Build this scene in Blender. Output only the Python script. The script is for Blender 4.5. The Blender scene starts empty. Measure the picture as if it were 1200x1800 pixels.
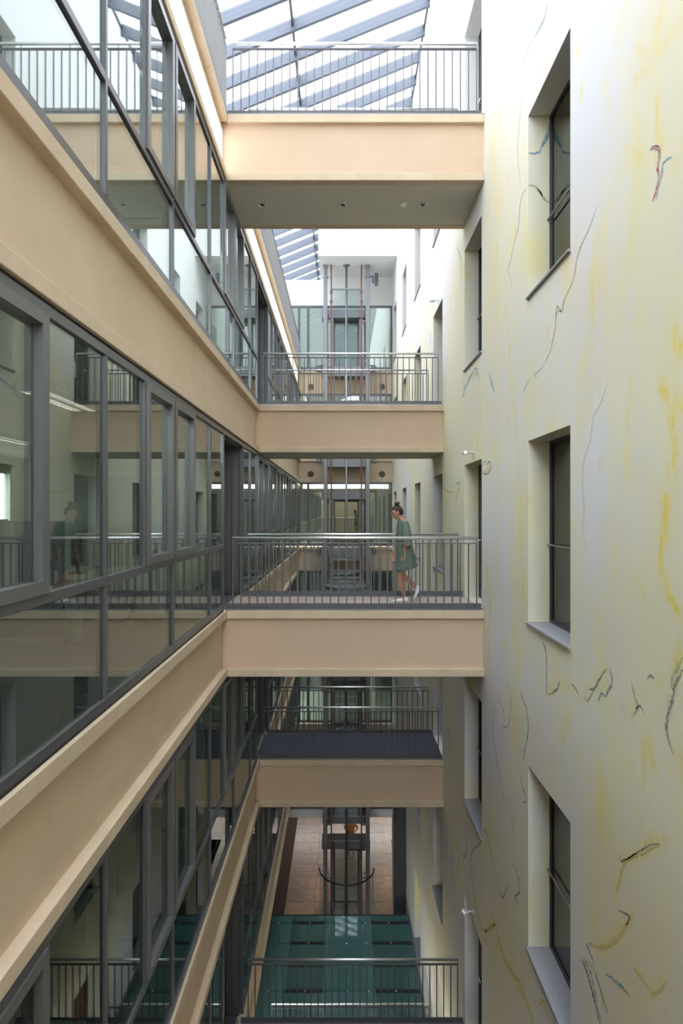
import bpy, bmesh, math, random
import numpy as np
from mathutils import Vector, Matrix
random.seed(7); np.random.seed(7)
sc = bpy.context.scene
COL = sc.collection
H = 3.852                       # storey height
EYE = 4 * H + 1.527             # camera height above the lobby floor
XL, XR = -1.80, 2.215           # left glazing front plane, right wall plane
U = 0.889                       # facade half module
YEND = 25.3                     # end wall

# ------------------------------------------------------------------ camera
cam_d = bpy.data.cameras.new('camera'); cam = bpy.data.objects.new('camera', cam_d); COL.objects.link(cam)
cam.location = (0, 0, EYE); cam.rotation_euler = (math.pi / 2, 0, 0)
cam_d.sensor_fit = 'VERTICAL'; cam_d.sensor_height = 36.0; cam_d.sensor_width = 24.0
cam_d.lens = 1020 / 1800 * 36.0
cam_d.clip_start = 0.05; cam_d.clip_end = 300
sc.camera = cam

# ------------------------------------------------------------------ world, exposure
SKY = 4.0
w = bpy.data.worlds.new('sky'); sc.world = w; w.use_nodes = True
nt = w.node_tree; nt.nodes.clear()
def N(t, typ, **kw):
    n = t.nodes.new(typ)
    for k, v in kw.items():
        if k == 'inp':
            for i, val in v.items(): n.inputs[i].default_value = val
        else: setattr(n, k, v)
    return n
tc = N(nt, 'ShaderNodeTexCoord'); no = N(nt, 'ShaderNodeTexNoise', inp={'Scale': 1.6, 'Detail': 5.0, 'Roughness': .55})
cr = N(nt, 'ShaderNodeValToRGB'); cr.color_ramp.elements[0].position = .42; cr.color_ramp.elements[1].position = .68
cr.color_ramp.elements[0].color = (.84, .91, 1.0, 1); cr.color_ramp.elements[1].color = (1.0, .985, .96, 1)
sx = N(nt, 'ShaderNodeSeparateXYZ'); mr = N(nt, 'ShaderNodeMapRange', inp={1: -.08, 2: .06, 3: 0.0, 4: 1.0})
mx = N(nt, 'ShaderNodeMix', data_type='RGBA'); mx.inputs[6].default_value = (.16, .155, .14, 1)
bg = N(nt, 'ShaderNodeBackground', inp={1: SKY}); wo = N(nt, 'ShaderNodeOutputWorld')
L = nt.links.new
L(tc.outputs['Generated'], no.inputs['Vector']); L(no.outputs[0], cr.inputs[0]); L(tc.outputs['Generated'], sx.inputs[0])
L(sx.outputs[2], mr.inputs[0]); L(mr.outputs[0], mx.inputs[0]); L(cr.outputs[0], mx.inputs[7]); L(mx.outputs[2], bg.inputs[0]); L(bg.outputs[0], wo.inputs[0])
sc.view_settings.view_transform = 'Standard'; sc.view_settings.look = 'None'
sc.view_settings.gamma = 1.0; sc.view_settings.exposure = 1.75; sc.view_settings.use_curve_mapping = False
cy = sc.cycles
cy.use_denoising = True; cy.max_bounces = 14; cy.diffuse_bounces = 8; cy.glossy_bounces = 5; cy.transparent_max_bounces = 32
cy.caustics_reflective = False; cy.caustics_refractive = False; cy.sample_clamp_indirect = 6.0
LAMP = 2.0                      # general strength of the indoor lamps

# ------------------------------------------------------------------ materials
M = {}
def mat(name, base, rough=.6, metal=0., var=0., vscale=3., bump=0., bscale=60., emit=None, spec=.5, stretch=(1, 1, 1), col2=None, alpha=None):
    m = bpy.data.materials.new(name); m.use_nodes = True; t = m.node_tree; b = t.nodes['Principled BSDF']
    b.inputs['Base Color'].default_value = (*base, 1); b.inputs['Roughness'].default_value = rough
    b.inputs['Metallic'].default_value = metal; b.inputs['Specular IOR Level'].default_value = spec
    if alpha is not None: b.inputs['Alpha'].default_value = alpha
    if emit: b.inputs['Emission Color'].default_value = (*emit[:3], 1); b.inputs['Emission Strength'].default_value = emit[3]
    if var or bump:
        g = N(t, 'ShaderNodeNewGeometry'); mp = N(t, 'ShaderNodeMapping'); mp.inputs['Scale'].default_value = stretch
        t.links.new(g.outputs['Position'], mp.inputs[0])
    if var:
        n = N(t, 'ShaderNodeTexNoise', inp={'Scale': vscale, 'Detail': 5.0, 'Roughness': .6}); t.links.new(mp.outputs[0], n.inputs['Vector'])
        c2 = col2 or tuple(c * (1 - var) for c in base)
        r = N(t, 'ShaderNodeValToRGB'); r.color_ramp.elements[0].position = .35; r.color_ramp.elements[1].position = .65
        r.color_ramp.elements[0].color = (*c2, 1); r.color_ramp.elements[1].color = (*base, 1)
        t.links.new(n.outputs[0], r.inputs[0]); t.links.new(r.outputs[0], b.inputs['Base Color'])
    if bump:
        n2 = N(t, 'ShaderNodeTexNoise', inp={'Scale': bscale, 'Detail': 3.0}); t.links.new(mp.outputs[0], n2.inputs['Vector'])
        bp = N(t, 'ShaderNodeBump', inp={'Strength': bump, 'Distance': .01}); t.links.new(n2.outputs[0], bp.inputs['Height']); t.links.new(bp.outputs[0], b.inputs['Normal'])
    M[name] = m; return m
def glass(name, tint, f0=.05, rough=0.0, gain=1.0, body=None):
    """thin architectural glass: tinted see-through plus mirror reflection that grows towards grazing"""
    m = bpy.data.materials.new(name); m.use_nodes = True; t = m.node_tree; t.nodes.clear(); l = t.links.new
    g = N(t, 'ShaderNodeNewGeometry'); d = N(t, 'ShaderNodeVectorMath', operation='DOT_PRODUCT')
    l(g.outputs['Incoming'], d.inputs[0]); l(g.outputs['Normal'], d.inputs[1])
    a = N(t, 'ShaderNodeMath', operation='ABSOLUTE'); l(d.outputs['Value'], a.inputs[0])
    s = N(t, 'ShaderNodeMath', operation='SUBTRACT', inp={0: 1.0}); l(a.outputs[0], s.inputs[1])
    p = N(t, 'ShaderNodeMath', operation='POWER', inp={1: 5.0}); l(s.outputs[0], p.inputs[0])
    f = N(t, 'ShaderNodeMath', operation='MULTIPLY_ADD', inp={1: (1 - f0) * gain, 2: f0}); l(p.outputs[0], f.inputs[0]); f.use_clamp = True
    tr = N(t, 'ShaderNodeBsdfTransparent'); tr.inputs[0].default_value = (*tint, 1)
    gl = N(t, 'ShaderNodeBsdfGlossy', inp={'Roughness': rough}); gl.inputs[0].default_value = (.95, .98, .97, 1)
    mi = N(t, 'ShaderNodeMixShader'); l(f.outputs[0], mi.inputs[0]); l(gl.outputs[0], mi.inputs[2])
    if body:
        df = N(t, 'ShaderNodeBsdfDiffuse'); df.inputs[0].default_value = (*body[:3], 1)
        m2 = N(t, 'ShaderNodeMixShader', inp={0: body[3]}); l(tr.outputs[0], m2.inputs[1]); l(df.outputs[0], m2.inputs[2]); l(m2.outputs[0], mi.inputs[1])
    else: l(tr.outputs[0], mi.inputs[1])
    o = N(t, 'ShaderNodeOutputMaterial'); l(mi.outputs[0], o.inputs[0]); M[name] = m; return m

mat('cream', (.655, .52, .36), .85, var=.10, vscale=1.3, bump=.06, bscale=25)
mat('cream_lip', (.665, .53, .38), .8, var=.13, vscale=2.6, bump=.06, bscale=30)
mat('bridge_cream', (.64, .475, .345), .85, var=.05, vscale=1.5, bump=.03)
mat('soffit', (.66, .63, .55), .7)
mat('frame', (.135, .138, .15), .30, .4)
mat('frame_dark', (.06, .062, .07), .45, .2)
mat('sash', (.18, .18, .185), .32, .4)
mat('gasket', (.012, .012, .013), .6)
mat('steel', (.26, .26, .275), .38, .5)
mat('bar', (.135, .13, .14), .45, .3)
mat('stainless', (.86, .86, .86), .38, .9)
mat('roof_steel', (.12, .135, .165), .45, .15)
mat('red_rail', (.21, .075, .06), .5, .2)
mat('white_wall', (.82, .81, .78), .9)
mat('office_wall', (.66, .66, .60), .9)
mat('office_ceiling', (.66, .62, .53), .9)
mat('carpet', (.10, .105, .115), .95, var=.25, vscale=40)
mat('navy_carpet', (.065, .07, .105), .9, var=.25, vscale=60)
mat('grey_carpet', (.11, .10, .10), .9, var=.25, vscale=60)
mat('wood', (.52, .42, .36), .45, var=.35, vscale=3.0, stretch=(.5, 9, 1), col2=(.40, .31, .26))
mat('walnut', (.20, .10, .05), .5, var=.3, vscale=4, stretch=(1, 1, .2))
mat('stone', (.25, .205, .17), .3, var=.3, vscale=3.5, col2=(.17, .135, .11))
mat('stone_b', (.21, .175, .15), .3, var=.3, vscale=3.5, col2=(.15, .125, .105))
mat('dark_stone', (.045, .04, .04), .8, spec=.2)
mat('granite', (.36, .355, .37), .55, var=.5, vscale=130, col2=(.20, .2, .21))
mat('black', (.02, .02, .022), .4)
mat('white_paint', (.80, .80, .78), .5)
mat('desk_white', (.68, .68, .60), .4)
mat('screen_dark', (.03, .035, .05), .5)
mat('red', (.55, .03, .03), .35)
mat('teal_body', (.035, .14, .135), .12)
mat('lamp', (.9, .9, .88), .5, emit=(1, .92, .80, 2.2 * LAMP))
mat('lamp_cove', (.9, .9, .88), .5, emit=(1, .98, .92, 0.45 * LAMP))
mat('lamp_warm', (.9, .8, .6), .5, emit=(1, .52, .20, 26.0 * LAMP))
mat('downlight', (.72, .72, .70), .3, .6)
mat('nozzle', (.16, .12, .085), .4, .3)
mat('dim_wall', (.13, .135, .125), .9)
mat('slat', (.27, .26, .25), .5, .2)
glass('facade_glass', (.72, .78, .75), .20)
glass('facade_glass_top', (.66, .72, .70), .36)     # upper storey: same glazing, reflectance raised so its reflections look brightly lit
glass('facade_glass_low', (.60, .70, .66), .075)    # lower storeys: same glazing, dimness put into darker tint and weaker reflection
glass('clear_glass', (.90, .95, .93), .05)
glass('roof_glass', (.72, .735, .76), .04)
glass('dark_glass', (.30, .34, .31), .06)
glass('teal_glass', (.50, .80, .78), .08, rough=.03, body=(.078, .185, .178, .72))
glass('teal_pale', (.55, .82, .82), .12, rough=.03, body=(.12, .265, .26, .72))
mat('skin', (.50, .25, .17), .5, spec=.35)
mat('skin_b', (.45, .24, .16), .5)
mat('hair', (.060, .028, .016), .55, var=.4, vscale=60)
mat('dress', (.16, .215, .165), .8, var=.35, vscale=26, bump=.25, bscale=40)
mat('shoe', (.82, .82, .84), .5)
mat('orange_top', (.48, .24, .10), .8)
mat('trousers', (.025, .025, .03), .8)
mat('eye', (.03, .02, .02), .2)
mat('lips', (.42, .13, .11), .5)

# ------------------------------------------------------------------ helpers
def wl(o):
    v = Vector((0, 0, 0))
    while o: v += o.location; o = o.parent
    return v
def link(name, me, parent=None, loc=(0, 0, 0)):
    o = bpy.data.objects.new(name, me); COL.objects.link(o)
    o.location = Vector(loc) - (wl(parent) if parent else Vector())
    if parent: o.parent = parent
    return o
def tag(o, label=None, cat=None, group=None, kind=None):
    for k, v in (('label', label), ('category', cat), ('group', group), ('kind', kind)):
        if v: o[k] = v
    return o
def thing(name, loc, label=None, cat=None, group=None, kind=None):
    return tag(link(name, None, None, loc), label, cat, group, kind)
def mesh(name, verts, faces, m, smooth=False):
    me = bpy.data.meshes.new(name); me.from_pydata([tuple(v) for v in verts], [], faces)
    for mm in (m if isinstance(m, (list, tuple)) else [m]): me.materials.append(M[mm])
    if smooth: me.polygons.foreach_set('use_smooth', [True] * len(me.polygons))
    me.update(); return me
CACHE = {}
def boxmesh(name, sx, sy, sz, m, bevel):
    key = (round(sx, 4), round(sy, 4), round(sz, 4), m, bevel)
    if key in CACHE: return CACHE[key]
    bm = bmesh.new(); bmesh.ops.create_cube(bm, size=1.0)
    bmesh.ops.scale(bm, vec=(sx, sy, sz), verts=bm.verts)
    if bevel: bmesh.ops.bevel(bm, geom=bm.edges[:], offset=min(bevel, sx * .4, sy * .4, sz * .4), segments=1, affect='EDGES')
    me = bpy.data.meshes.new(name); bm.to_mesh(me); bm.free(); me.materials.append(M[m]); CACHE[key] = me
    return me
def box(name, x0, x1, y0, y1, z0, z1, m, parent=None, bevel=0):
    return link(name, boxmesh(name, x1 - x0, y1 - y0, z1 - z0, m, bevel), parent, ((x0 + x1) / 2, (y0 + y1) / 2, (z0 + z1) / 2))
def boxes(name, lst, m, parent=None, loc=None):
    """several boxes joined into one part"""
    loc = Vector(loc if loc else ((lst[0][0] + lst[0][1]) / 2, (lst[0][2] + lst[0][3]) / 2, (lst[0][4] + lst[0][5]) / 2))
    V, F = [], []
    for x0, x1, y0, y1, z0, z1 in lst:
        n = len(V)
        V += [Vector(p) - loc for p in ((x0, y0, z0), (x1, y0, z0), (x1, y1, z0), (x0, y1, z0), (x0, y0, z1), (x1, y0, z1), (x1, y1, z1), (x0, y1, z1))]
        F += [tuple(n + i for i in f) for f in ((0, 3, 2, 1), (4, 5, 6, 7), (0, 1, 5, 4), (1, 2, 6, 5), (2, 3, 7, 6), (3, 0, 4, 7))]
    return link(name, mesh(name, V, F, m), parent, loc)
def tube_mesh(name, pts, r, m, n=10, caps=True):
    P = [Vector(p) for p in pts]; R = r if isinstance(r, (list, tuple)) else [r] * len(P)
    V, F = [], []; up = None
    for i, p in enumerate(P):
        d = (P[min(i + 1, len(P) - 1)] - P[max(i - 1, 0)]).normalized()
        if up is None: up = Vector((0, 0, 1)) if abs(d.z) < .9 else Vector((1, 0, 0))
        a = d.cross(up).normalized(); b = a.cross(d).normalized(); up = b
        for k in range(n):
            t = 2 * math.pi * k / n; V.append(p + (a * math.cos(t) + b * math.sin(t)) * R[i])
    for i in range(len(P) - 1):
        for k in range(n): F.append((i * n + k, i * n + (k + 1) % n, (i + 1) * n + (k + 1) % n, (i + 1) * n + k))
    if caps: F.append(tuple(range(n - 1, -1, -1))); F.append(tuple((len(P) - 1) * n + k for k in range(n)))
    return mesh(name, V, F, m, smooth=True)
def tube(name, pts, r, m, parent=None, n=10):
    P = [Vector(p) for p in pts]; c = P[0]
    key = ('tube', tuple(tuple(round(v, 4) for v in (p - c)) for p in P), tuple(r) if isinstance(r, (list, tuple)) else r, m, n)
    if key not in CACHE: CACHE[key] = tube_mesh(name, [p - c for p in P], r, m, n)
    return link(name, CACHE[key], parent, c)
def lathe(name, prof, m, parent=None, loc=(0, 0, 0), n=32, axis='Z'):
    V, F = [], []
    for r, z in prof:
        for k in range(n):
            t = 2 * math.pi * k / n; c, s = r * math.cos(t), r * math.sin(t)
            V.append({'Z': (c, s, z), 'Y': (c, z, s), 'X': (z, c, s)}[axis])
    for i in range(len(prof) - 1):
        for k in range(n): F.append((i * n + k, i * n + (k + 1) % n, (i + 1) * n + (k + 1) % n, (i + 1) * n + k))
    F.append(tuple(range(n - 1, -1, -1))); F.append(tuple((len(prof) - 1) * n + k for k in range(n)))
    me = mesh(name, V, F, m)
    bm = bmesh.new(); bm.from_mesh(me); bmesh.ops.recalc_face_normals(bm, faces=bm.faces); bm.to_mesh(me); bm.free()
    return link(name, me, parent, loc)
def ball(name, loc, rx, ry, rz, m, parent, sub=2):
    bm = bmesh.new(); bmesh.ops.create_icosphere(bm, subdivisions=sub, radius=1); bmesh.ops.scale(bm, vec=(rx, ry, rz), verts=bm.verts)
    me = bpy.data.meshes.new(name); bm.to_mesh(me); bm.free(); me.materials.append(M[m])
    me.polygons.foreach_set('use_smooth', [True] * len(me.polygons))
    return link(name, me, parent, loc)
WIN = [0]
def window_name(): WIN[0] += 1; return 'window_%d' % WIN[0]
DOOR = [0]
def door_name(): DOOR[0] += 1; return 'door_%d' % DOOR[0]
TRIM = [0]
def trim_name(): TRIM[0] += 1; return 'trim_%d' % TRIM[0]
Yi = lambda i: 4.45 + U * i
I0, I1 = -6, 23
Y0 = Yi(I0)                     # near end of the modelled hall
YB = -1.2
YR = -10.0                       # unseen glazed end of the hall, added behind the viewpoint for daylight

# ================================================================== LARGE STRUCTURE
# ---- right wall: one gridded surface with the recessed openings, painted with a soft fresco
REC = .27
OPEN = []                       # (y0, y1, z0, z1, isdoor, column, level)
for j in range(-1, 6):
    for k in range(0, 7):
        y0 = 5.62 + 3.555 * j; y1 = y0 + 1.265
        door = (k % 2 == 0 and j == 1 and k >= 2) or (k % 2 == 1 and j == 2)
        OPEN.append((y0, y1, k * H + (0.0 if door else .22), k * H + 2.37, door, j, k))
WALLTOP = EYE + 12.85
def px_wall(x, y):              # pixel of the photograph -> (Y, Z) on the right wall
    Y = 1020 * XR / (x - 600.0); return Y, EYE + (900 - y) * Y / 1020
SOFT = []                       # soft paint washes: (channel, half width in metres, points)
def soft(ch, wpx, amp, *pts):
    q = [px_wall(*p) for p in pts]; wm = wpx * np.mean([a for a, b in q]) / 1020
    SOFT.append((ch, wm, amp, q))
soft(0, 15, .95, (1158, 668), (1180, 712), (1187, 790), (1174, 880), (1164, 960), (1168, 1030), (1190, 1075))
soft(0, 12, .9, (1183, 578), (1194, 605), (1203, 618)); soft(0, 10, .8, (1192, 680), (1200, 720))
soft(0, 5, .85, (903, 660), (905, 725), (911, 800), (914, 880), (914, 950), (919, 1010), (920, 1085))
soft(0, 11, .6, (1167, -5), (1152, 70), (1138, 115), (1112, 150)); soft(0, 14, .4, (1120, 90), (1165, 85), (1195, 40))
soft(0, 14, .5, (1160, 225), (1164, 262)); soft(0, 14, .45, (1198, 255), (1192, 290)); soft(0, 15, .4, (1100, 270), (1125, 275)); soft(0, 8, .35, (1090, 300), (1070, 360), (1060, 420))
soft(0, 5, .5, (878, 180), (880, 250)); soft(0, 5, .6, (873, 430), (875, 520), (872, 580)); soft(0, 4, .5, (888, 540), (893, 590)); soft(0, 5, .5, (866, 340), (852, 400))
soft(0, 7, .95, (846, 1655), (868, 1618), (882, 1680), (910, 1725), (930, 1780), (940, 1810)); soft(0, 5, .6, (945, 1755), (962, 1785), (975, 1810))
soft(0, 8, .75, (1168, 1475), (1140, 1490), (1100, 1505), (1090, 1545), (1076, 1580)); soft(0, 5, .6, (1122, 1430), (1130, 1460), (1150, 1475))
soft(0, 9, .8, (1108, 1612), (1088, 1645), (1070, 1660), (1040, 1660)); soft(0, 7, .7, (1118, 1700), (1145, 1742), (1172, 1722)); soft(0, 8, .5, (1130, 1640), (1120, 1690))
soft(0, 7, .5, (960, 1222), (990, 1192), (1020, 1225), (1048, 1195), (1064, 1172)); soft(0, 7, .5, (1100, 1260), (1128, 1215), (1160, 1190)); soft(0, 8, .65, (1200, 1155), (1183, 1188), (1186, 1215))
soft(0, 12, .5, (1000, 1240), (990, 1300)); soft(0, 5, .75, (855, 1000), (862, 1060), (856, 1180)); soft(0, 6, .5, (897, 1440), (902, 1470)); soft(0, 10, .5, (1055, 1340), (1060, 1420), (1050, 1460))
soft(0, 8, .35, (1040, 700), (1020, 800), (1024, 900), (1030, 960)); soft(0, 10, .3, (1120, 1010), (1135, 1040)); soft(0, 9, .4, (1040, 1560), (1045, 1640))
soft(0, 4, .6, (800, 1420), (806, 1480), (790, 1560)); soft(0, 5, .5, (815, 1520), (808, 1560))
soft(2, 4, .8, (964, 0), (955, 35), (940, 65)); soft(2, 5, .6, (1165, 285), (1158, 320), (1152, 352)); soft(2, 7, .8, (1040, 1690), (1058, 1740), (1068, 1800)); soft(2, 8, .5, (1060, 1740), (1090, 1745))
soft(1, 4, .4, (1090, 1240), (1110, 1262)); soft(1, 5, .35, (1190, 1165), (1180, 1215), (1171, 1270), (1180, 1320)); soft(1, 4, .3, (1048, 1225), (1074, 1190))
def wall_grid():
    ys = set(round(v, 4) for o in OPEN for v in o[:2]); zs = set(round(v, 4) for o in OPEN for v in o[2:4])
    ys |= {round(YB, 4), YEND + .2}; zs |= {0.0, WALLTOP}
    def fill(s, step):
        s = sorted(s); out = []
        for a, b in zip(s[:-1], s[1:]):
            n = max(1, int(math.ceil((b - a) / step(a)))); out += [a + (b - a) * i / n for i in range(n)]
        return np.array(out + [s[-1]])
    ys = fill(ys, lambda a: .05 if a < 9.0 and a > 3 else .14); zs = fill(zs, lambda a: .06)
    ny, nz = len(ys), len(zs)
    YY, ZZ = np.meshgrid(ys, zs, indexing='ij')
    V = np.stack([np.full(YY.shape, XR), YY, ZZ], -1).reshape(-1, 3)
    cy_ = (ys[:-1] + ys[1:]) / 2; cz_ = (zs[:-1] + zs[1:]) / 2
    keep = np.ones((ny - 1, nz - 1), bool)
    for y0, y1, z0, z1, *_ in OPEN:
        keep[np.ix_((cy_ > y0) & (cy_ < y1), (cz_ > z0) & (cz_ < z1))] = False
    ii, jj = np.nonzero(keep); a = ii * nz + jj
    F = np.stack([a, a + 1, a + nz + 1, a + nz], -1)          # faces -X
    # reveals
    VV, FF = [], []; n = len(V)
    for y0, y1, z0, z1, door, j, k in OPEN:
        X1 = XR + REC + .06
        b = n + len(VV)
        VV += [(XR, y0, z0), (XR, y1, z0), (XR, y1, z1), (XR, y0, z1), (X1, y0, z0), (X1, y1, z0), (X1, y1, z1), (X1, y0, z1)]
        FF += [(b + 1, b + 5, b + 6, b + 2), (b + 4, b, b + 3, b + 7), (b + 2, b + 6, b + 7, b + 3), (b + 0, b + 4, b + 5, b + 1)]
    V = np.concatenate([V, np.array(VV)]); F = np.concatenate([F, np.array(FF)])
    me = bpy.data.meshes.new('wall_right'); me.from_pydata(V.tolist(), [], F.tolist())
    # paint channels: distance to each brush path, softened and broken up by noise
    paint = np.zeros((len(V), 4), np.float32); paint[:, 3] = 1
    def vnoise(p, s, seed):
        rng = np.random.RandomState(seed); T = rng.rand(64, 64); q = p * s; i = np.floor(q).astype(int); f = q - i; f = f * f * (3 - 2 * f)
        g = lambda a, b: T[(i[:, 0] + a) % 64, (i[:, 1] + b) % 64]
        return (g(0, 0) * (1 - f[:, 0]) + g(1, 0) * f[:, 0]) * (1 - f[:, 1]) + (g(0, 1) * (1 - f[:, 0]) + g(1, 1) * f[:, 0]) * f[:, 1]
    P = V[:, 1:3]
    wob = np.stack([vnoise(P, 5, 1) + .5 * vnoise(P, 13, 2) - .75, vnoise(P, 5, 3) + .5 * vnoise(P, 13, 4) - .75], -1)
    brk = .45 + 1.1 * vnoise(P * np.array([1., .45]), 9, 5)
    for ch, wm, amp, q in SOFT:
        lo = np.array(q).min(0) - 4 * wm; hi = np.array(q).max(0) + 4 * wm
        s = np.nonzero(((P > lo) & (P < hi)).all(1))[0]
        if not len(s): continue
        p = P[s] + wob[s] * wm * 1.6; d = np.full(len(s), 9.)
        for a, b in zip(q[:-1], q[1:]):
            a, b = np.array(a), np.array(b); ab = b - a
            t = np.clip(((p - a) @ ab) / (ab @ ab), 0, 1); d = np.minimum(d, np.linalg.norm(p - a - t[:, None] * ab, axis=1))
        v = amp * np.exp(-(d / wm) ** 2) * np.clip(brk[s], 0, 1.3)
        paint[s, ch] = np.maximum(paint[s, ch], np.clip(v, 0, 1))
    at = me.color_attributes.new('paint', 'FLOAT_COLOR', 'POINT'); at.data.foreach_set('color', paint.ravel())
    me.update(); return me
def fresco_material():
    m = bpy.data.materials.new('fresco'); m.use_nodes = True; t = m.node_tree; l = t.links.new; b = t.nodes['Principled BSDF']
    b.inputs['Roughness'].default_value = .85
    g = N(t, 'ShaderNodeNewGeometry')
    def noise(scale, st, detail=4.0, seed=0):
        mp = N(t, 'ShaderNodeMapping'); mp.inputs['Scale'].default_value = st; mp.inputs['Location'].default_value = (seed, seed * .7, seed * .3)
        l(g.outputs['Position'], mp.inputs[0]); n = N(t, 'ShaderNodeTexNoise', inp={'Scale': scale, 'Detail': detail, 'Roughness': .55, 'Distortion': .4}); l(mp.outputs[0], n.inputs['Vector']); return n.outputs[0]
    def ramp(v, a, b_):
        r = N(t, 'ShaderNodeMapRange', inp={1: a, 2: b_, 3: 0., 4: 1.}); r.interpolation_type = 'SMOOTHSTEP'; l(v, r.inputs[0]); return r.outputs[0]
    def mixc(f, c1, c2, k=1.0):
        x = N(t, 'ShaderNodeMix', data_type='RGBA')
        if k != 1.0:
            mm = N(t, 'ShaderNodeMath', operation='MULTIPLY', inp={1: k}); l(f, mm.inputs[0]); f = mm.outputs[0]
        l(f, x.inputs[0])
        for i, c in ((6, c1), (7, c2)):
            if isinstance(c, tuple): x.inputs[i].default_value = (*c, 1)
            else: l(c, x.inputs[i])
        return x.outputs[2]
    c = mixc(ramp(noise(.42, (1, 1, .55), 4, 3), .34, .60), (.735, .725, .745), (.79, .735, .54))
    c = mixc(ramp(noise(.9, (1, 1, .6), 4, 11), .50, .75), c, (.80, .66, .56), .45)
    c = mixc(ramp(noise(1.3, (1, 1.5, .55), 5, 21), .50, .72), c, (.80, .70, .32), .7)
    c = mixc(ramp(noise(2.2, (1, 2.0, .6), 6, 31), .60, .72), c, (.80, .63, .12), .55)
    c = mixc(ramp(noise(2.6, (1, 1.6, .5), 5, 41), .5, .75), c, (.72, .70, .74), .5)
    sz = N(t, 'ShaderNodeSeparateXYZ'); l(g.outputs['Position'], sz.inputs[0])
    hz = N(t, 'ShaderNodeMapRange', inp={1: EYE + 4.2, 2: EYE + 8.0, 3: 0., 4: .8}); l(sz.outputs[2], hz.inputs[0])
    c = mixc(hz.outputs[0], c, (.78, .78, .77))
    at = N(t, 'ShaderNodeVertexColor', layer_name='paint'); sp = N(t, 'ShaderNodeSeparateColor'); l(at.outputs[0], sp.inputs[0])
    br = ramp(noise(10., (1, 1.7, .6), 8, 51), .30, .58)
    def chan(i, c, colr, k=1.0):
        mm = N(t, 'ShaderNodeMath', operation='MULTIPLY'); l(sp.outputs[i], mm.inputs[0]); l(br, mm.inputs[1])
        return mixc(mm.outputs[0], c, colr, k)
    c = chan(0, c, (.80, .645, .10), .95); c = chan(2, c, (.66, .68, .70), .8); c = chan(1, c, (.30, .31, .16), .8)
    l(c, b.inputs['Base Color'])
    n2 = N(t, 'ShaderNodeTexNoise', inp={'Scale': 35., 'Detail': 3.}); l(g.outputs['Position'], n2.inputs['Vector'])
    bp = N(t, 'ShaderNodeBump', inp={'Strength': .04, 'Distance': .01}); l(n2.outputs[0], bp.inputs['Height']); l(bp.outputs[0], b.inputs['Normal'])
    M['fresco'] = m
fresco_material()
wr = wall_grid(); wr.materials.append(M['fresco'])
wall_right = tag(link('wall_right', wr), kind='structure')
# rooms behind the right wall: back wall and a floor per storey
box('wall_corridor', 5.2, 5.3, YB, 30, 0, WALLTOP, 'office_wall')['kind'] = 'structure'
box('wall_corridor_near', 2.5, 5.2, YB - .1, YB, 0, WALLTOP, 'office_wall')['kind'] = 'structure'
for k in range(0, 8):
    z = min(k * H, WALLTOP) if k < 7 else WALLTOP - .05
    box('floor', XR + REC + .07, 5.2, YB, 30, z - .3, z, 'carpet')['kind'] = 'structure'
box(trim_name(), XR - .05, XR + .3, YB, 30, WALLTOP, WALLTOP + .16, 'frame')['kind'] = 'structure'

# ---- right-hand windows and doors
for y0, y1, z0, z1, door, j, k in OPEN:
    xg = XR + REC
    nm = door_name() if door else window_name()
    o = thing(nm, (xg, (y0 + y1) / 2, z0), kind='structure')
    fr = .035
    boxes('frame', [(xg - .02, xg + .04, y0, y0 + fr, z0, z1), (xg - .02, xg + .04, y1 - fr, y1, z0, z1),
                    (xg - .02, xg + .04, y0 + fr, y1 - fr, z1 - fr, z1), (xg - .02, xg + .04, y0 + fr, y1 - fr, z0, z0 + fr)], 'frame_dark', o, o.location)
    if door:
        ym = (y0 + y1) / 2
        leaf = boxes('door_leaf', [(xg - .01, xg + .03, y0 + fr, y0 + .13, z0 + fr, z1 - fr), (xg - .01, xg + .03, y1 - .13, y1 - fr, z0 + fr, z1 - fr),
                                   (xg - .01, xg + .03, y0 + .13, y1 - .13, z1 - .15, z1 - fr), (xg - .01, xg + .03, y0 + .13, y1 - .13, z0 + fr, z0 + .2)], 'frame_dark', o, o.location)
        box('pane', xg + .002, xg + .014, y0 + .13, y1 - .13, z0 + .2, z1 - .15, 'dark_glass', leaf)
        tube('handle', [(xg - .01, y1 - .19, z0 + 1.03), (xg - .07, y1 - .19, z0 + 1.03), (xg - .07, y1 - .33, z0 + 1.03)], .011, 'stainless', leaf, 8)
    else:
        box('pane', xg + .002, xg + .014, y0 + fr, y1 - fr, z0 + fr, z1 - fr, 'dark_glass', o)
        box('sill', XR - .03, xg - .02, y0 - .01, y1 + .01, z0 - .03, z0 + .004, 'granite', o, .006)
        if j <= 2:
            for dz in (.0,):
                tube('guard_bar', [(xg - .04, y0, z0 + .92 + dz), (xg - .04, y1, z0 + .92 + dz)], .011, 'steel', o, 8)

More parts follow.
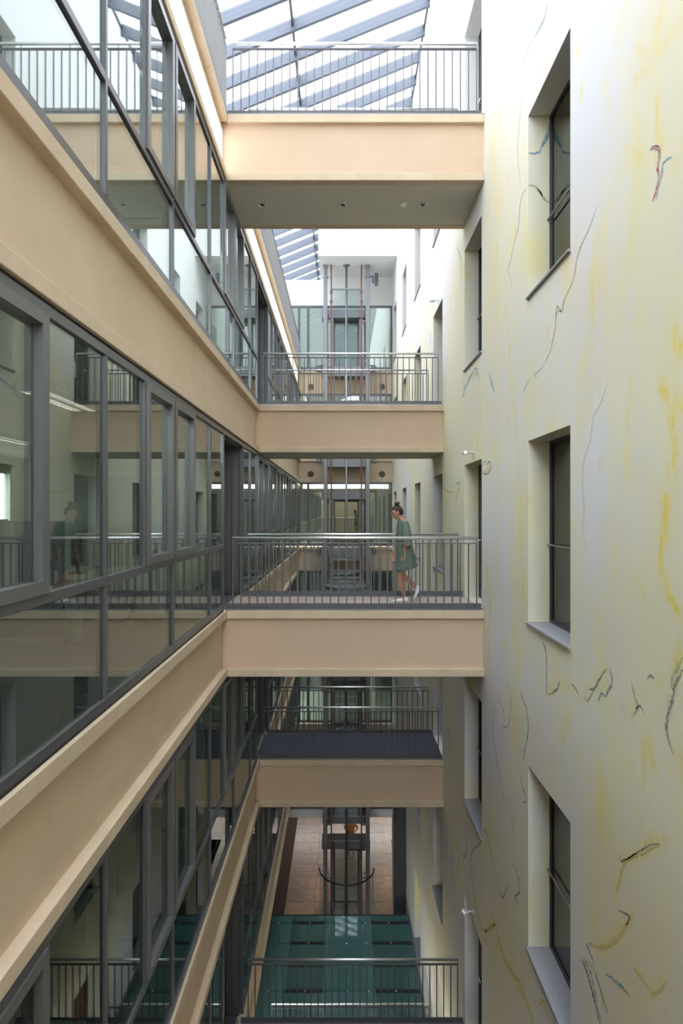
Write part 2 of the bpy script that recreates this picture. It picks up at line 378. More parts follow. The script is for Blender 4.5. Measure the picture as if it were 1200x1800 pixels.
# ---- left building: slabs, spandrel panels, glazing bands
for k in range(1, 8):
    z = k * H
    if k == 7:
        continue
    fl = box('floor', -8.2 if k < 6 else -5.2, XL - .09 if k > 1 else -3.45, YB, YEND + .1, z - .98, z - .002, 'office_ceiling'); fl['kind'] = 'structure'
    if 2 <= k <= 5: box('carpet_layer', -8.1, -1.9, YB, YEND, z - .002, z + .006, 'carpet', fl)
    if k == 6: box('gallery_paving', -5.1, XL - .03, YB, YEND, z - .002, z + .006, 'white_wall', fl)
wall_left = thing('wall_left', (XL - .07, 0, 0), kind='structure')
JOINTS = [YB, .77, 7.88, 15.0, 22.1, YEND]
def strips(y0, y1, cuts):
    """[y0,y1] minus the cut intervals"""
    out = [(y0, y1)]
    for a, b in cuts:
        out = [q for (p0, p1) in out for q in (((p0, min(p1, a)),) if p0 < a else ()) + (((max(p0, b), p1),) if p1 > b else ())]
    return [(a, b) for a, b in out if b - a > .01]
A0, A1, B0, B1 = 9.0, 10.56, 12.59, 14.15
for k in range(2, 7):
    z = k * H; cut = [(A0 - .0, A1)] if k % 2 == 0 else [(B0, B1)]
    for a, b in zip(JOINTS[:-1], JOINTS[1:]):
        box('spandrel_panel', XL - .088, XL - .065, a + .004, b - .004, z - .91, z - .13, 'cream', wall_left)
        for (p, q) in strips(a + .003, b - .003, cut):
            box('upper_lip', XL - .088, XL + .025, p, q, z - .13, z, 'cream_lip', wall_left, .006)
            box('lower_lip', XL - .088, XL + .025, p, q, z - 1.03, z - .91, 'cream_lip', wall_left, .006)

S_FR = .075
def sash_mesh(w_, h_):
    key = ('sash', round(w_, 4), round(h_, 4))
    if key not in CACHE:
        bm = bmesh.new()
        def bx(y0, y1, z0, z1, x0, x1):
            r = bmesh.ops.create_cube(bm, size=1); bmesh.ops.scale(bm, vec=(x1 - x0, y1 - y0, z1 - z0), verts=r['verts'])
            bmesh.ops.translate(bm, vec=((x0 + x1) / 2, (y0 + y1) / 2, (z0 + z1) / 2), verts=r['verts'])
        a, b = w_ / 2, h_ / 2
        bx(-a, -a + S_FR, -b, b, -.055, .02); bx(a - S_FR, a, -b, b, -.055, .02)
        bx(-a + S_FR, a - S_FR, b - S_FR, b, -.055, .02); bx(-a + S_FR, a - S_FR, -b, -b + S_FR, -.055, .02)
        me = bpy.data.meshes.new('sash'); bm.to_mesh(me); bm.free(); me.materials.append(M['sash']); CACHE[key] = me
    return CACHE[key]
MW = .021                       # half width of a mullion
for k in range(5, 1, -1):
    zb, zt = k * H, (k + 1) * H - 1.03; ztr = zb + 1.0; FG = {5: 'facade_glass_top', 4: 'facade_glass'}.get(k, 'facade_glass_low')
    o = thing(window_name(), (XL, Y0, zb), kind='structure')
    doors = (5, 6) if k % 2 == 0 else (9, 10)
    d0, d1 = Yi(doors[0]), Yi(doors[1] + 1)
    for (p, q) in ((Yi(I0), d0), (d1, Yi(I1))):
        box('gasket', XL - .05, XL - .008, p, q, zb, zb + .025, 'gasket', o)
        box('bottom_rail', XL - .08, XL, p, q, zb + .025, zb + .10, 'frame', o, .004)
        box('transom', XL - .08, XL, p, q, ztr - .035, ztr + .035, 'frame', o, .004)
    box('gasket', XL - .05, XL - .008, Yi(I0), Yi(I1), zt - .022, zt, 'gasket', o)
    box('head_rail', XL - .08, XL, Yi(I0), Yi(I1), zt - .095, zt - .022, 'frame', o, .004)
    for i in range(I0, I1 + 1):
        if i == doors[1]: continue
        full = (i % 2 == 0) or i in (doors[0], doors[1] + 1, I1)
        box('mullion', XL - .08, XL + .002, Yi(i) - MW, Yi(i) + MW, (zb + .10) if full else ztr + .035, zt - .095, 'frame', o, .004)
    for i in range(I0, I1):
        if i in doors: continue
        ya, yb = Yi(i) + MW, Yi(i + 1) - MW; za, zc = ztr + .035, zt - .095
        if i % 4 in (1, 2):
            s = link('sash', sash_mesh(yb - ya, zc - za), o, (XL + .0, (ya + yb) / 2, (za + zc) / 2))
            box('pane', XL - .050, XL - .038, ya + S_FR, yb - S_FR, za + S_FR, zc - S_FR, FG, s)
            if k >= 3 and i < 5:
                yy = yb - S_FR / 2 if i % 4 == 1 else ya + S_FR / 2
                tube('handle', [(XL - .055, yy, ztr + .95), (XL - .12, yy, ztr + .93), (XL - .14, yy, ztr + .80), (XL - .13, yy, ztr + .62)], .014, 'white_paint', s, 8)
        else:
            box('pane', XL - .034, XL - .022, ya, yb, za, zc, FG, o)
        # lower pane of a full module
        if i % 2 == 0 or (i - 1) in doors:
            e = i + 1 if (i % 2 or (i + 1) in doors or i + 1 >= I1) else i + 2
            box('pane', XL - .034, XL - .022, Yi(i) + MW, Yi(e) - MW, zb + .10, ztr - .035, FG, o)
    # recessed entrance to the footbridge
    dn = thing(door_name(), (XL - .3, (d0 + d1) / 2, zb), kind='structure')
    boxes('porch', [(XL - .38, XL - .08, d0 - .03, d0 + .02, zb, zt), (XL - .38, XL - .08, d1 - .05, d1 + .02, zb, zt), (XL - .38, XL - .08, d0, d1, zt - .12, zt)], 'frame', dn, dn.location)
    boxes('panel', [(XL - .20, XL - .10, d1 - .07, d1 - .05, zb + .05, zt - .2), (XL - .33, XL - .22, d1 - .07, d1 - .05, zb + .05, zt - .2)], 'sash', dn)
    ym = (d0 + d1) / 2
    for (p, q) in ((d0 + .04, ym - .005), (ym + .005, d1 - .09)):
        lf = boxes('door_leaf', [(XL - .36, XL - .31, p, p + .09, zb + .02, zt - .14), (XL - .36, XL - .31, q - .09, q, zb + .02, zt - .14),
                                 (XL - .36, XL - .31, p + .09, q - .09, zb + .02, zb + .2), (XL - .36, XL - .31, p + .09, q - .09, zt - .26, zt - .14)], 'frame', dn, (XL - .33, (p + q) / 2, zb))
        box('pane', XL - .34, XL - .328, p + .09, q - .09, zb + .2, zt - .26, FG, lf)
    tube('handle', [(XL - .31, ym - .07, zb + .8), (XL - .25, ym - .07, zb + .85), (XL - .25, ym - .07, zb + 1.35), (XL - .31, ym - .07, zb + 1.4)], .014, 'stainless', dn, 8)

# ---- left office back wall with its own windows, and end closures
for k in range(2, 6):
    zb, zt = k * H, (k + 1) * H - .98
    bw = thing('wall_office', (-8.1, 12, zb), kind='structure')
    box('parapet', -8.2, -8.05, YB, YEND, zb, zb + .9, 'office_wall', bw)
    box('lintel', -8.2, -8.05, YB, YEND, zb + 2.45, zt, 'office_wall', bw)
    y = YB - 2.48
    if k != 4:
        box('blind_panel', -8.2, -8.05, YB, YEND, zb + .9, zb + 2.45, 'office_wall', bw); y = 99
    while y < YEND - .5:
        box('pier', -8.2, -8.05, y, y + 1.4, zb + .9, zb + 2.45, 'office_wall', bw)
        box('pane', -8.13, -8.118, y + 1.4, y + 3.556, zb + .9, zb + 2.45, 'clear_glass', bw)
        y += 3.556
    box('wall_office_near', -8.2, XL - .09, YB - .1, YB, zb, zt, 'office_wall')['kind'] = 'structure'
    box('wall_office_far', -8.2, XL - .09, YEND, YEND + .1, zb, zt, 'office_wall')['kind'] = 'structure'
# upper gallery set-back wall
box('wall_gallery', -5.3, -5.2, YB, 31, 6 * H, 6 * H + 4.4, 'white_wall')['kind'] = 'structure'
# unseen hall behind the viewpoint; length and glazed front added to bring daylight in
box('wall_left_near', XL - .2, XL - .07, YR, YB - .1, 0, 6 * H, 'cream')['kind'] = 'structure'
box('wall_right_near', XR, XR + .2, YR, YB, 0, WALLTOP, 'white_wall')['kind'] = 'structure'
box('wall_gallery_near', -5.3, -5.2, YR, YB, 6 * H, 6 * H + 4.4, 'white_wall')['kind'] = 'structure'
box('floor_gallery_near', -5.2, XL - .07, YR, YB, 6 * H - .3, 6 * H, 'white_wall')['kind'] = 'structure'
gw = thing('window_rear_fill', (0, YR, 0), kind='structure')
box('wall_rear', XL - .2, XR + .2, YR - .15, YR + .0, 0, 5 * H, 'cream')['kind'] = 'structure'
for i in range(5): box('mullion', XL + i * 1.0 - .03, XL + i * 1.0 + .03, YR - .05, YR + .05, 5 * H, WALLTOP - 1, 'frame', gw)
for i in range(4): box('transom', XL, XR, YR - .04, YR + .04, (5 + i * .75) * H - .03, (5 + i * .75) * H + .03, 'frame', gw)
box('pane', XL - .07, XR, YR - .006, YR + .006, 5 * H, WALLTOP - 1, 'clear_glass', gw)

# ---- luminous strip under the upper gallery edge
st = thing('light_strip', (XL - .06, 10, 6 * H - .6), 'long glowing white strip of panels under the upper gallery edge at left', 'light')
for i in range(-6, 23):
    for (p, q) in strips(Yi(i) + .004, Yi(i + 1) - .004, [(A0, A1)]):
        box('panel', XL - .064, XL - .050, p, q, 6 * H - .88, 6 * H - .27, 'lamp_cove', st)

# ---- skylight
SL = .41
def roofz(x): return WALLTOP + .10 - SL * (XR - x)
sky = thing('ceiling', (XR, 12, WALLTOP), kind='structure')
RX0 = -5.3
def slanted(name, y0, y1, x0, x1, up0, up1, m, parent):
    V = [(x, y, roofz(x) + u) for y in (y0, y1) for (x, u) in ((x0, up0), (x1, up0), (x1, up1), (x0, up1))]
    c = Vector((0, (y0 + y1) / 2, 0)); key = ('sl', round(y1 - y0, 4), x0, x1, up0, up1, m)
    if key not in CACHE:
        CACHE[key] = mesh(name, [Vector(v) - c for v in V], [(0, 1, 2, 3), (7, 6, 5, 4), (0, 4, 5, 1), (1, 5, 6, 2), (2, 6, 7, 3), (3, 7, 4, 0)], m)
    return link(name, CACHE[key], parent, c)
yr = 14.56 - U * 28
while yr < 32:
    slanted('rafter', yr - .04, yr + .04, RX0, XR + .02, -.26, -.02, 'roof_steel', sky)
    slanted('groove', yr - .0415, yr + .0415, RX0, XR + .01, -.145, -.125, 'frame', sky)
    slanted('glazing_bar', yr - .025, yr + .025, RX0, XR + .02, -.02, .05, 'frame', sky)
    for xa, xb in ((RX0, -1.18), (-1.12, XR)):
        slanted('pane', yr + .027, yr + U - .027, xa, xb, .0, .014, 'roof_glass', sky)
    yr += U
slanted('purlin', YR, 32, -1.18, -1.12, -.14, .05, 'frame', sky)
slanted('purlin', YR, 32, RX0, RX0 + .1, -.2, .05, 'frame', sky)

# ---- end wall with its glazing, and the white soffit box over the lift
ew = thing('wall_end', (0, YEND, 0), kind='structure')
XE0 = XL - .07
for k in range(2, 7):
    z = k * H
    box('spandrel_panel', XE0, XR, YEND, YEND + .3, z - .9, z - .12, 'cream', ew)
    box('upper_lip', XE0, XR, YEND - .07, YEND + .3, z - .12, z + .0, 'cream_lip', ew)
    box('lower_lip', XE0, XR, YEND - .04, YEND + .3, z - 1.03, z - .9, 'cream_lip', ew)
box('spandrel_panel', -5.0, XR + .9, YEND - .05, YEND + .3, H - .20, H + .10, 'white_wall', ew)
box('spandrel_panel', -5.0, XR + .9, YEND + .1, YEND + .3, H + .10, H + .28, 'frame_dark', ew)
box('upper_panel', -.92, XR, YEND, YEND + .3, EYE + 10.12, EYE + 10.24, 'white_wall', ew)
box('upper_panel', -5.2, XR, YEND, YEND + .3, EYE + 9.0, EYE + 10.12, 'white_wall', ew)
for k in range(1, 7):
    zb = k * H + (.05 if k > 1 else .28); zt = (k + 1) * H - 1.03 if k < 6 else EYE + 9.0
    o = thing(window_name(), (0, YEND, zb), kind='structure')
    xs = [XE0 + .02, -1.45, -.62, 1.03, XR - .03]
    box('head_rail', XE0 if k < 6 else -5.1, XR - .0, YEND + .0, YEND + .07, zt - .09, zt, 'frame', o)
    box('bottom_rail', XE0 if k < 6 else -5.1, XR - .0, YEND + .0, YEND + .07, zb, zb + .08, 'frame', o)
    if k == 6: xs = [-5.1, -3.3] + xs
    for n, x in enumerate(xs):
        wd = .055 if x < -1 or n == len(xs) - 1 else .03
        box('mullion', x - wd, x + wd, YEND, YEND + .08, zb + .08, zt - .09, 'frame', o)
    for xa, xb in zip(xs[:-1], xs[1:]):
        box('pane', xa + .03, xb - .03, YEND + .03, YEND + .042, zb + .08, zt - .09, 'facade_glass' if k > 3 else 'facade_glass_low', o)
    # room beyond
    box('floor', -5.2, 5.2, YEND + .3, 30.0, k * H - (.9 if k > 1 else .3), k * H - .0, 'office_ceiling')['kind'] = 'structure'
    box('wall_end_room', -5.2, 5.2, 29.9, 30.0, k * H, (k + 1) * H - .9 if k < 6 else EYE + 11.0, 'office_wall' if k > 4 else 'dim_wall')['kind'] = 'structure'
    if k == 4:
        cl = thing('ceiling_light', (0, YEND + .7, zt + .06), 'bright ceiling strip light behind the end glazing, %s' % 'just above the lift doors behind the woman', 'light')
        box('housing', -1.72, 2.08, YEND + .30, YEND + .75, zt - .08, zt + .10, 'white_paint', cl)
        boxes('diffuser', [(-1.7, 2.06, YEND + .28, YEND + .30, zt - .26, zt - .09), (-1.7, 2.06, YEND + .30, YEND + .72, zt - .12, zt - .09)], 'lamp', cl)
sb = tag(box('ceiling_box', -.92, XR, 23.2, YEND + .3, EYE + 10.24, EYE + 12.6, 'white_wall'), kind='structure')
# lobby
fl0 = thing('floor', (0, 22, 0), kind='structure')
box('subfloor', -7, 6, YR, 36, -.3, -.02, 'dark_stone', fl0)
yy = 16.2; r_ = 0
while yy < 36:
    xx = -2.42
    while xx < 4.0:
        wd = 1.28
        a, b = xx, min(xx + wd, 4.6)
        box('tile', a + .006, b - .006, yy + .006, yy + .90 - .006, -.02, 0, 'stone' if (r_ + int((xx + 9) / wd)) % 3 else 'stone_b', fl0)
        xx += wd
    yy += .90; r_ += 1
box('dark_border', -3.3, -2.43, YB, 36, -.02, 0, 'dark_stone', fl0)
box('wall_lobby_left', -3.4, -3.3, 14, 36, 0, H * 2 - .98, 'walnut')['kind'] = 'structure'
box('wall_lobby_far', -7, 6, 35.9, 36, 0, H - .9, 'walnut')['kind'] = 'structure'
box('ceiling_lobby', -7, 6, YEND + .3, 36, H - .36, H - .305, 'office_ceiling')['kind'] = 'structure'
for n_, (x, y) in enumerate(((-2.2, 28.2), (-1.3, 31.0), (2.3, 27.4), (2.6, 31.5))):
    d = thing('downlight', (x, y, H - .36), 'warm round ceiling lamp in the lobby, %s' % ['left of the lift', 'left and further back', 'right of the lift', 'right and further back'][n_], 'downlight', 'lobby downlights')
    lathe('rim', [(.13, 0), (.14, -.02), (.11, -.03), (.10, -.01)], 'downlight', d, d.location, 20)
    lathe('lens', [(.10, -.012), (.10, -.016)], 'lamp_warm', d, d.location, 20)
tag(box('column', 1.84, XR - .002, 19.9, 20.5, 0, 2 * H, 'frame_dark'), 'dark square column at the far end of the painted wall, beside the lobby floor', 'column')

# ================================================================== FOOTBRIDGES AND RAILINGS
def railing(y, k, label, x0=-1.69, x1=2.105, group='railings of the footbridges'):
    z = k * H
    o = thing('railing', ((x0 + x1) / 2, y, z), label, 'railing', group)
    n = 30
    tube('handrail', [(x0 - .01, y, z + 1.122), (x1 + .01, y, z + 1.122)], .0225, 'stainless', o, 12)
    box('top_bar', x0, x1, y - .02, y + .02, z + 1.030, z + 1.045, 'bar', o)
    for i in range(n + 1):
        x = x0 + (x1 - x0) * i / n
        box('baluster', x - .009, x + .009, y - .012, y + .012, z + .0145, z + 1.03, 'bar', o)
        if i % 6 == 0: box('bracket', x - .006, x + .006, y - .01, y + .01, z + 1.045, z + 1.102, 'steel', o)
    return o
def toe(y0, y1, z, o): box('toe_plate', XL - .02, XR - .03, y0, y1, z, z + .085, 'bar', o)
names = {6: 'topmost bridge under the skylight', 5: 'second bridge from the top, far one', 4: 'bridge the woman walks on', 3: 'far bridge with navy carpet',
         2: 'lowest near bridge, at the bottom edge', 1: 'lowest far bridge above the teal glass'}
fl_m = {6: 'white_wall', 5: 'grey_carpet', 4: 'wood', 3: 'navy_carpet', 2: 'grey_carpet', 1: 'grey_carpet'}
br_label = {6: 'cream footbridge at the very top, with its grey underside showing', 5: 'smaller cream footbridge just below the topmost one, in front of the lift tower',
            4: 'cream footbridge with a wooden deck carrying the walking woman', 3: 'smaller cream footbridge with navy carpet below the woman',
            2: 'footbridge with dark grey floor at the bottom edge of the picture', 1: 'far footbridge whose rail crosses the teal glass floor'}
for k in range(6, 0, -1):
    y0, y1 = (A0, A1) if k % 2 == 0 else (B0, B1); z = k * H
    b = thing('footbridge', (.2, (y0 + y1) / 2, z - 1.03), br_label[k], 'bridge', 'cream footbridges across the hall')
    xl, xr = XL - .062, XR - .002
    box('deck', xl, xr, y0 + .07, y1 - .07, z - .93, z - .012, 'bridge_cream', b)
    for (p, q) in ((y0, y0 + .14), (y1 - .14, y1)):
        box('upper_lip', XL + .025 if p == y0 else xl, xr, p, q, z - .13, z - .0, 'cream_lip', b, .006)
        box('lower_lip', XL + .025 if p == y0 else xl, xr, p, q, z - 1.03, z - .91, 'cream_lip', b, .006)
        box('edge_strip', xl + .06, xr, p + .004, q - .004, z, z + .014, 'steel', b)
    box('underside', xl, xr, y0 + .14, y1 - .14, z - 1.02, z - .93, 'soffit', b)
    if k == 4:
        n = 8; wd = (y1 - y0 - .3) / n
        for i in range(n): box('plank', xl, xr, y0 + .15 + i * wd + .001, y0 + .15 + (i + 1) * wd - .001, z - .012, z + (.010 if i % 2 else .0105), 'wood', b)
    else: box('floor_covering', xl, xr, y0 + .14, y1 - .14, z - .012, z + .01, fl_m[k], b)
    fr = railing(y0 + .045, k, 'front railing of the ' + names[k]); toe(y0 + .07, y0 + .085, z + .014, fr)
    bk = railing(y1 - .045, k, 'rear railing of the ' + names[k]); toe(y1 - .085, y1 - .07, z + .014, bk)
    if k >= 3:
        for i, x in enumerate((-1.33, .02, 1.36)):
            d = thing('downlight', (x, y0 + .74, z - 1.02), 'small round recessed downlight, %s, under the %s' % (['left', 'middle', 'right'][i], names[k]), 'downlight', 'downlights under the bridges')
            lathe('rim', [(.07, 0), (.075, -.008), (.06, -.016), (.04, -.002)], 'downlight', d, d.location, 20)
            lathe('lens', [(.038, -.001), (.038, -.004)], 'black', d, d.location, 16)
    if k == 6:
        d = thing('smoke_detector', (1.03, y0 + .72, z - 1.02), 'small white round smoke detector under the topmost bridge', 'smoke detector')
        lathe('base', [(.06, 0), (.06, -.015), (.05, -.02)], 'white_paint', d, d.location, 20)
        lathe('sensor', [(.04, -.02), (.04, -.035), (.025, -.045)], 'white_paint', d, d.location, 20)

# gallery railing along the left side of the top storey
for (p, q, lab) in ((YB + .1, A0 - .02, 'long upright-bar gallery railing at upper left, in front of the top bridge'), (A1 + .02, YEND - .1, 'long upright-bar gallery railing at upper left, beyond the top bridge')):
    z = 6 * H; o = thing('gallery_railing', (XL, (p + q) / 2, z), lab, 'railing', 'gallery railings')
    tube('handrail', [(XL - .0, p, z + 1.15), (XL - .0, q, z + 1.15)], .0225, 'slat', o, 10)
    box('top_bar', XL - .02, XL + .02, p, q, z + 1.05, z + 1.065, 'slat', o)
    n = int((q - p) / .126)
    for i in range(n + 1):
        y = p + (q - p) * i / n
        box('baluster', XL - .022, XL + .022, y - .0085, y + .0085, z - .01, z + 1.05, 'slat', o)
    box('toe_plate', XL - .05, XL - .035, p, q, z, z + .085, 'slat', o)

# ================================================================== TEAL GLASS FLOOR
gf = thing('floor', (0, 16.5, H), kind='structure')
rows = [14.17, 14.95, 15.84, 16.74, 17.60, 18.47, 18.80]; cols = [-3.25, -1.56, -.50, .92, 2.16]
for a, b in zip(rows[:-1], rows[1:]):
    for c, (xa, xb) in enumerate(zip(cols[:-1], cols[1:])):
        box('glass_panel', xa + .006, xb - .006, a + .006, b - .006, H - .03, H, 'teal_glass' if c % 2 else 'teal_pale', gf)
for b in rows[1:-1]:
    for c in (1, 3): box('dark_bar', cols[c] + .02, cols[c + 1] - .02, b - .055, b + .055, H, H + .012, 'black', gf)
    for x in (-2.0, -1.0, .15, .75, 1.5): lathe('stud', [(.022, 0), (.022, .014), (.012, .02)], 'stainless', gf, (x, b - .01, H + .012 if x in (-1.0, 1.5) else H), 10)
    box('bearer', cols[0], cols[-1], b - .05, b + .05, H - .25, H - .031, 'steel', gf)
for x in cols[1:-1]: box('bearer', x - .04, x + .04, rows[0], rows[-1], H - .25, H - .031, 'steel', gf)
box('edge_beam', cols[0], cols[-1], 18.80, 18.86, H - .25, H + .005, 'frame_dark', gf)
box('edge_angle', 2.165, XR - .002, rows[0], rows[-1], H - .1, H + .06, 'steel', gf)

# ================================================================== GLASS LIFT
LX, LY = .205, 24.1
CEIL = EYE + 10.24
lt = thing('lift_tower', (LX, LY, 0), 'tall grey steel lift tower with paired posts and reddish guide rails at the far end', 'lift tower')
PX = (-.669, 1.087); GX = (-.425, .827)
for s, x in zip((1, -1), PX):
    box('post', x - .085, x + .085, LY - .085, LY + .085, 0, CEIL - .12, 'steel', lt, .012)
    box('post_head', x - .095, x + .095, LY - .095, LY + .095, CEIL - .12, CEIL, 'steel', lt, .01)
    lathe('collar', [(.125, -.02), (.125, .02)], 'steel', lt, (x, LY, CEIL - .50), 16)
for x in GX: box('guide_rail', x - .03, x + .03, LY - .06, LY + .03, 0, CEIL, 'red_rail', lt)
tube('piston', [(LX, LY + .02, 0), (LX, LY + .02, CEIL)], .045, 'steel', lt, 14)
lathe('ceiling_rose', [(.16, 0), (.10, -.03), (.05, -.05)], 'steel', lt, (LX, LY + .02, CEIL), 20)
for k in range(0, 7):
    for dz in ((1.75, .1) if k else (1.75,)):
        z = k * H + dz
        for (a, b) in zip(PX, GX):
            lo, hi = min(a, b), max(a, b); box('tie', lo, hi, LY - .03, LY + .03, z - .02, z + .02, 'steel', lt)
            tube('hook', [((a + b) / 2, LY - .04, z + .28), ((a + b) / 2, LY - .10, z + .22), ((a + b) / 2, LY - .04, z + .16)], .018, 'black', lt, 6)
box('cross_bar', GX[0], GX[1], LY - .03, LY + .03, EYE + 9.22, EYE + 9.28, 'steel', lt)
box('glass_panel', GX[0] + .03, GX[1] - .03, LY - .006, LY + .006, EYE + 8.45, EYE + 9.22, 'clear_glass', lt)
for x in GX:
    for z in (9.14, 8.74): box('clamp', x - .07, x + .07, LY - .05, LY + .05, EYE + z - .05, EYE + z + .05, 'steel', lt)
for k in range(0, 7):
    z = k * H
    wh = ['lobby', 'glass floor level', 'second storey', 'navy carpet bridge level', 'walking woman level', 'second bridge from top level', 'top level'][k]
    d = thing('lift_landing', (LX, 25.0, z), 'grey steel lift landing with glazed double doors at the %s' % wh, 'lift door', 'lift landings up the tower')
    y0, y1 = 24.62, 25.2
    dh = 2.06 if k else 2.62
    box('lintel', -.84, 1.22, y0, y1, z + dh, z + dh + .36, 'steel', d, .01)
    for xa, xb in ((-.46, -.33), (.74, .87)): box('jamb', xa, xb, y0 + .02, y1, z, z + dh, 'steel', d, .008)
    for xa, xb in ((-.33, .198), (.212, .74)):
        lf = boxes('door_leaf', [(xa, xa + .05, y1 - .1, y1 - .06, z + .03, z + dh - .01), (xb - .05, xb, y1 - .1, y1 - .06, z + .03, z + dh - .01),
                                 (xa + .05, xb - .05, y1 - .1, y1 - .06, z + .03, z + .12), (xa + .05, xb - .05, y1 - .1, y1 - .06, z + dh - .09, z + dh - .01)], 'frame', d)
        box('pane', xa + .05, xb - .05, y1 - .085, y1 - .075, z + .12, z + dh - .09, 'facade_glass', lf)
    box('door_operator', .30, 1.0, y0 - .03, y0, z + dh - .04, z + dh + .01, 'black', d)
    if k: box('threshold', -.80, 1.20, y0 - .05, y1 + .06, z - (.42 if k > 1 else .12), z + (0 if k > 1 else .2), 'steel', d, .01)
cab = thing('lift_cab', (LX, 22.98, 3 * H), 'round glass lift cab with stepped disc roof, below the walking woman', 'lift')
cz = EYE - 3.05; cyy = 22.98
lathe('roof', [(.945, cz - .08), (.945, cz), (.90, cz + .02), (.86, cz + .02), (.86, cz + .15), (.80, cz + .17), (.05, cz + .19)], 'steel', cab, (LX, cyy, 0), 48)
lathe('cab_floor', [(.3, 3 * H - .25), (.86, 3 * H - .12), (.93, 3 * H - .08), (.93, 3 * H)], 'steel', cab, (LX, cyy, 0), 48)
V, F = [], []; n = 40
for i in range(n + 1):
    t = math.pi * (1.0 + i / n); V += [(.90 * math.cos(t), .90 * math.sin(t), 3 * H), (.90 * math.cos(t), .90 * math.sin(t), cz - .08)]
for i in range(n): F.append((2 * i, 2 * i + 2, 2 * i + 3, 2 * i + 1))
link('glass_wall', mesh('glass_wall', V, F, 'clear_glass', True), cab, (LX, cyy, 0))
for x in (-.72, 1.13): box('post', x - .04, x + .04, cyy - .04, cyy + .04, 3 * H, cz - .08, 'steel', cab)
for x in (-.36, .77): box('sling_post', x - .04, x + .04, cyy + .5, cyy + .62, cz + .15, cz + 1.15, 'steel', cab)
for z in (.35, .62, 1.08): box('sling_beam', -.40, .81, cyy + .52, cyy + .6, cz + z, cz + z + .09, 'steel', cab)
for x in (-.40, .81): tube('guide_shoe', [(x, cyy + .56, cz + .9), (x, LY - .08, cz + .9)], .05, 'black', cab, 8)
tube('handrail', [(LX + .84 * math.cos(math.pi * (1.08 + .84 * i / 16)), cyy + .84 * math.sin(math.pi * (1.08 + .84 * i / 16)), 3 * H + .95) for i in range(17)], .02, 'stainless', cab, 8)
enc = thing('lift_enclosure', (LX, 22.98, 0), 'curved glass screen with dark top rail around the lift foot', 'glass screen')
V, F = [], []; ztop = EYE - 14.1
for i in range(n + 1):
    t = math.pi * (1.0 + i / n); V += [(1.08 * math.cos(t), 1.08 * math.sin(t), 0.02), (1.08 * math.cos(t), 1.08 * math.sin(t), ztop)]
link('glass_wall', mesh('glass_wall', V, [(2 * i, 2 * i + 2, 2 * i + 3, 2 * i + 1) for i in range(n)], 'clear_glass', True), enc, (LX, 22.98, 0))
tube('top_rail', [(LX + 1.08 * math.cos(math.pi * (1 + i / n)), 22.98 + 1.08 * math.sin(math.pi * (1 + i / n)), ztop + .02) for i in range(n + 1)], .03, 'black', enc, 8)
tube('base_rail', [(LX + 1.08 * math.cos(math.pi * (1 + i / n)), 22.98 + 1.08 * math.sin(math.pi * (1 + i / n)), .02) for i in range(n + 1)], .03, 'black', enc, 8)

# floodlights beside the tower, loudspeaker, round nozzles
for k, lv in ((6, 'top storey'), (5, 'second storey from top'), (4, "walking woman's storey"), (3, 'navy carpet storey')):
    for s, x, sd in ((-1, -.95, 'left'), (1, 1.37, 'right')):
        z = k * H - .14
        d = thing('floodlight', (x, 24.5, z), 'small dark floodlight on a bracket %s of the lift tower, %s' % (sd, lv), 'floodlight', 'floodlights beside the lift tower')
        box('bracket', min(x, x - s * .27), max(x, x - s * .27), 24.47, 24.53, z + .12, z + .16, 'frame_dark', d)
        box('body', x - .09, x + .09, 24.32, 24.6, z - .12, z + .11, 'black', d, .02)
        box('lens', x - .075, x + .075, 24.31, 24.32, z - .10, z + .09, 'frame', d)
d = thing('loudspeaker', (1.42, 24.0, EYE + 9.62), 'grey box loudspeaker on a bracket at the upper right of the lift tower', 'loudspeaker')
box('body', 1.36, 1.52, 23.9, 24.15, EYE + 9.4, EYE + 9.86, 'steel', d, .02)
boxes('bracket', [(1.17, 1.36, 24.0, 24.06, EYE + 9.72, EYE + 9.78), (1.26, 1.36, 23.98, 24.08, EYE + 9.5, EYE + 9.72)], 'frame', d)
box('grille', 1.375, 1.505, 23.89, 23.9, EYE + 9.42, EYE + 9.84, 'frame_dark', d)
for k, py in ((6, 680), (5, 833), (4, 985)):
    for px, sd in ((546, 'left'), (671, 'right')):
        if k == 4: continue
        x = (px - 600) * YEND / 1020; z = EYE + (900 - py) * YEND / 1020
        d = thing('air_nozzle', (x, YEND, z), 'round dark air nozzle on the cream end wall, %s of the lift, %s' % (sd, 'upper row' if k == 6 else 'lower row'), 'vent', 'air nozzles on the end wall')
        lathe('ring', [(.135, 0), (.135, -.02), (.10, -.045), (.08, -.03)], 'nozzle', d, (x, YEND, z), 24, 'Y')
        lathe('cone', [(.08, -.02), (.05, -.032), (.02, -.034)], 'black', d, (x, YEND, z), 20, 'Y')

# wall lamps above the doors in the painted wall
for j, k, lab in ((1, 6, 'above the top bridge'), (1, 4, "above the walking woman's bridge door"), (1, 2, 'near the bottom edge, above the lowest door'),
                  (2, 5, 'above the far door below the top bridge'), (2, 3, 'above the far door on the navy carpet bridge')):
    yc = 5.62 + 3.555 * j + .56; z = k * H + 2.52
    d = thing('wall_lamp', (XR, yc, z), 'small steel wall lamp ' + lab, 'lamp', 'wall lamps over the doors')
    lathe('rose', [(.035, 0), (.035, -.012)], 'stainless', d, (XR, yc, z), 14, 'X')
    tube('arm', [(XR - .012, yc, z), (XR - .05, yc, z + .01), (XR - .09, yc, z + .005)], .011, 'stainless', d, 8)
    lathe('head', [(.035, .028), (.065, .022), (.068, -.022), (.05, -.028)], 'stainless', d, (XR - .135, yc, z), 20)

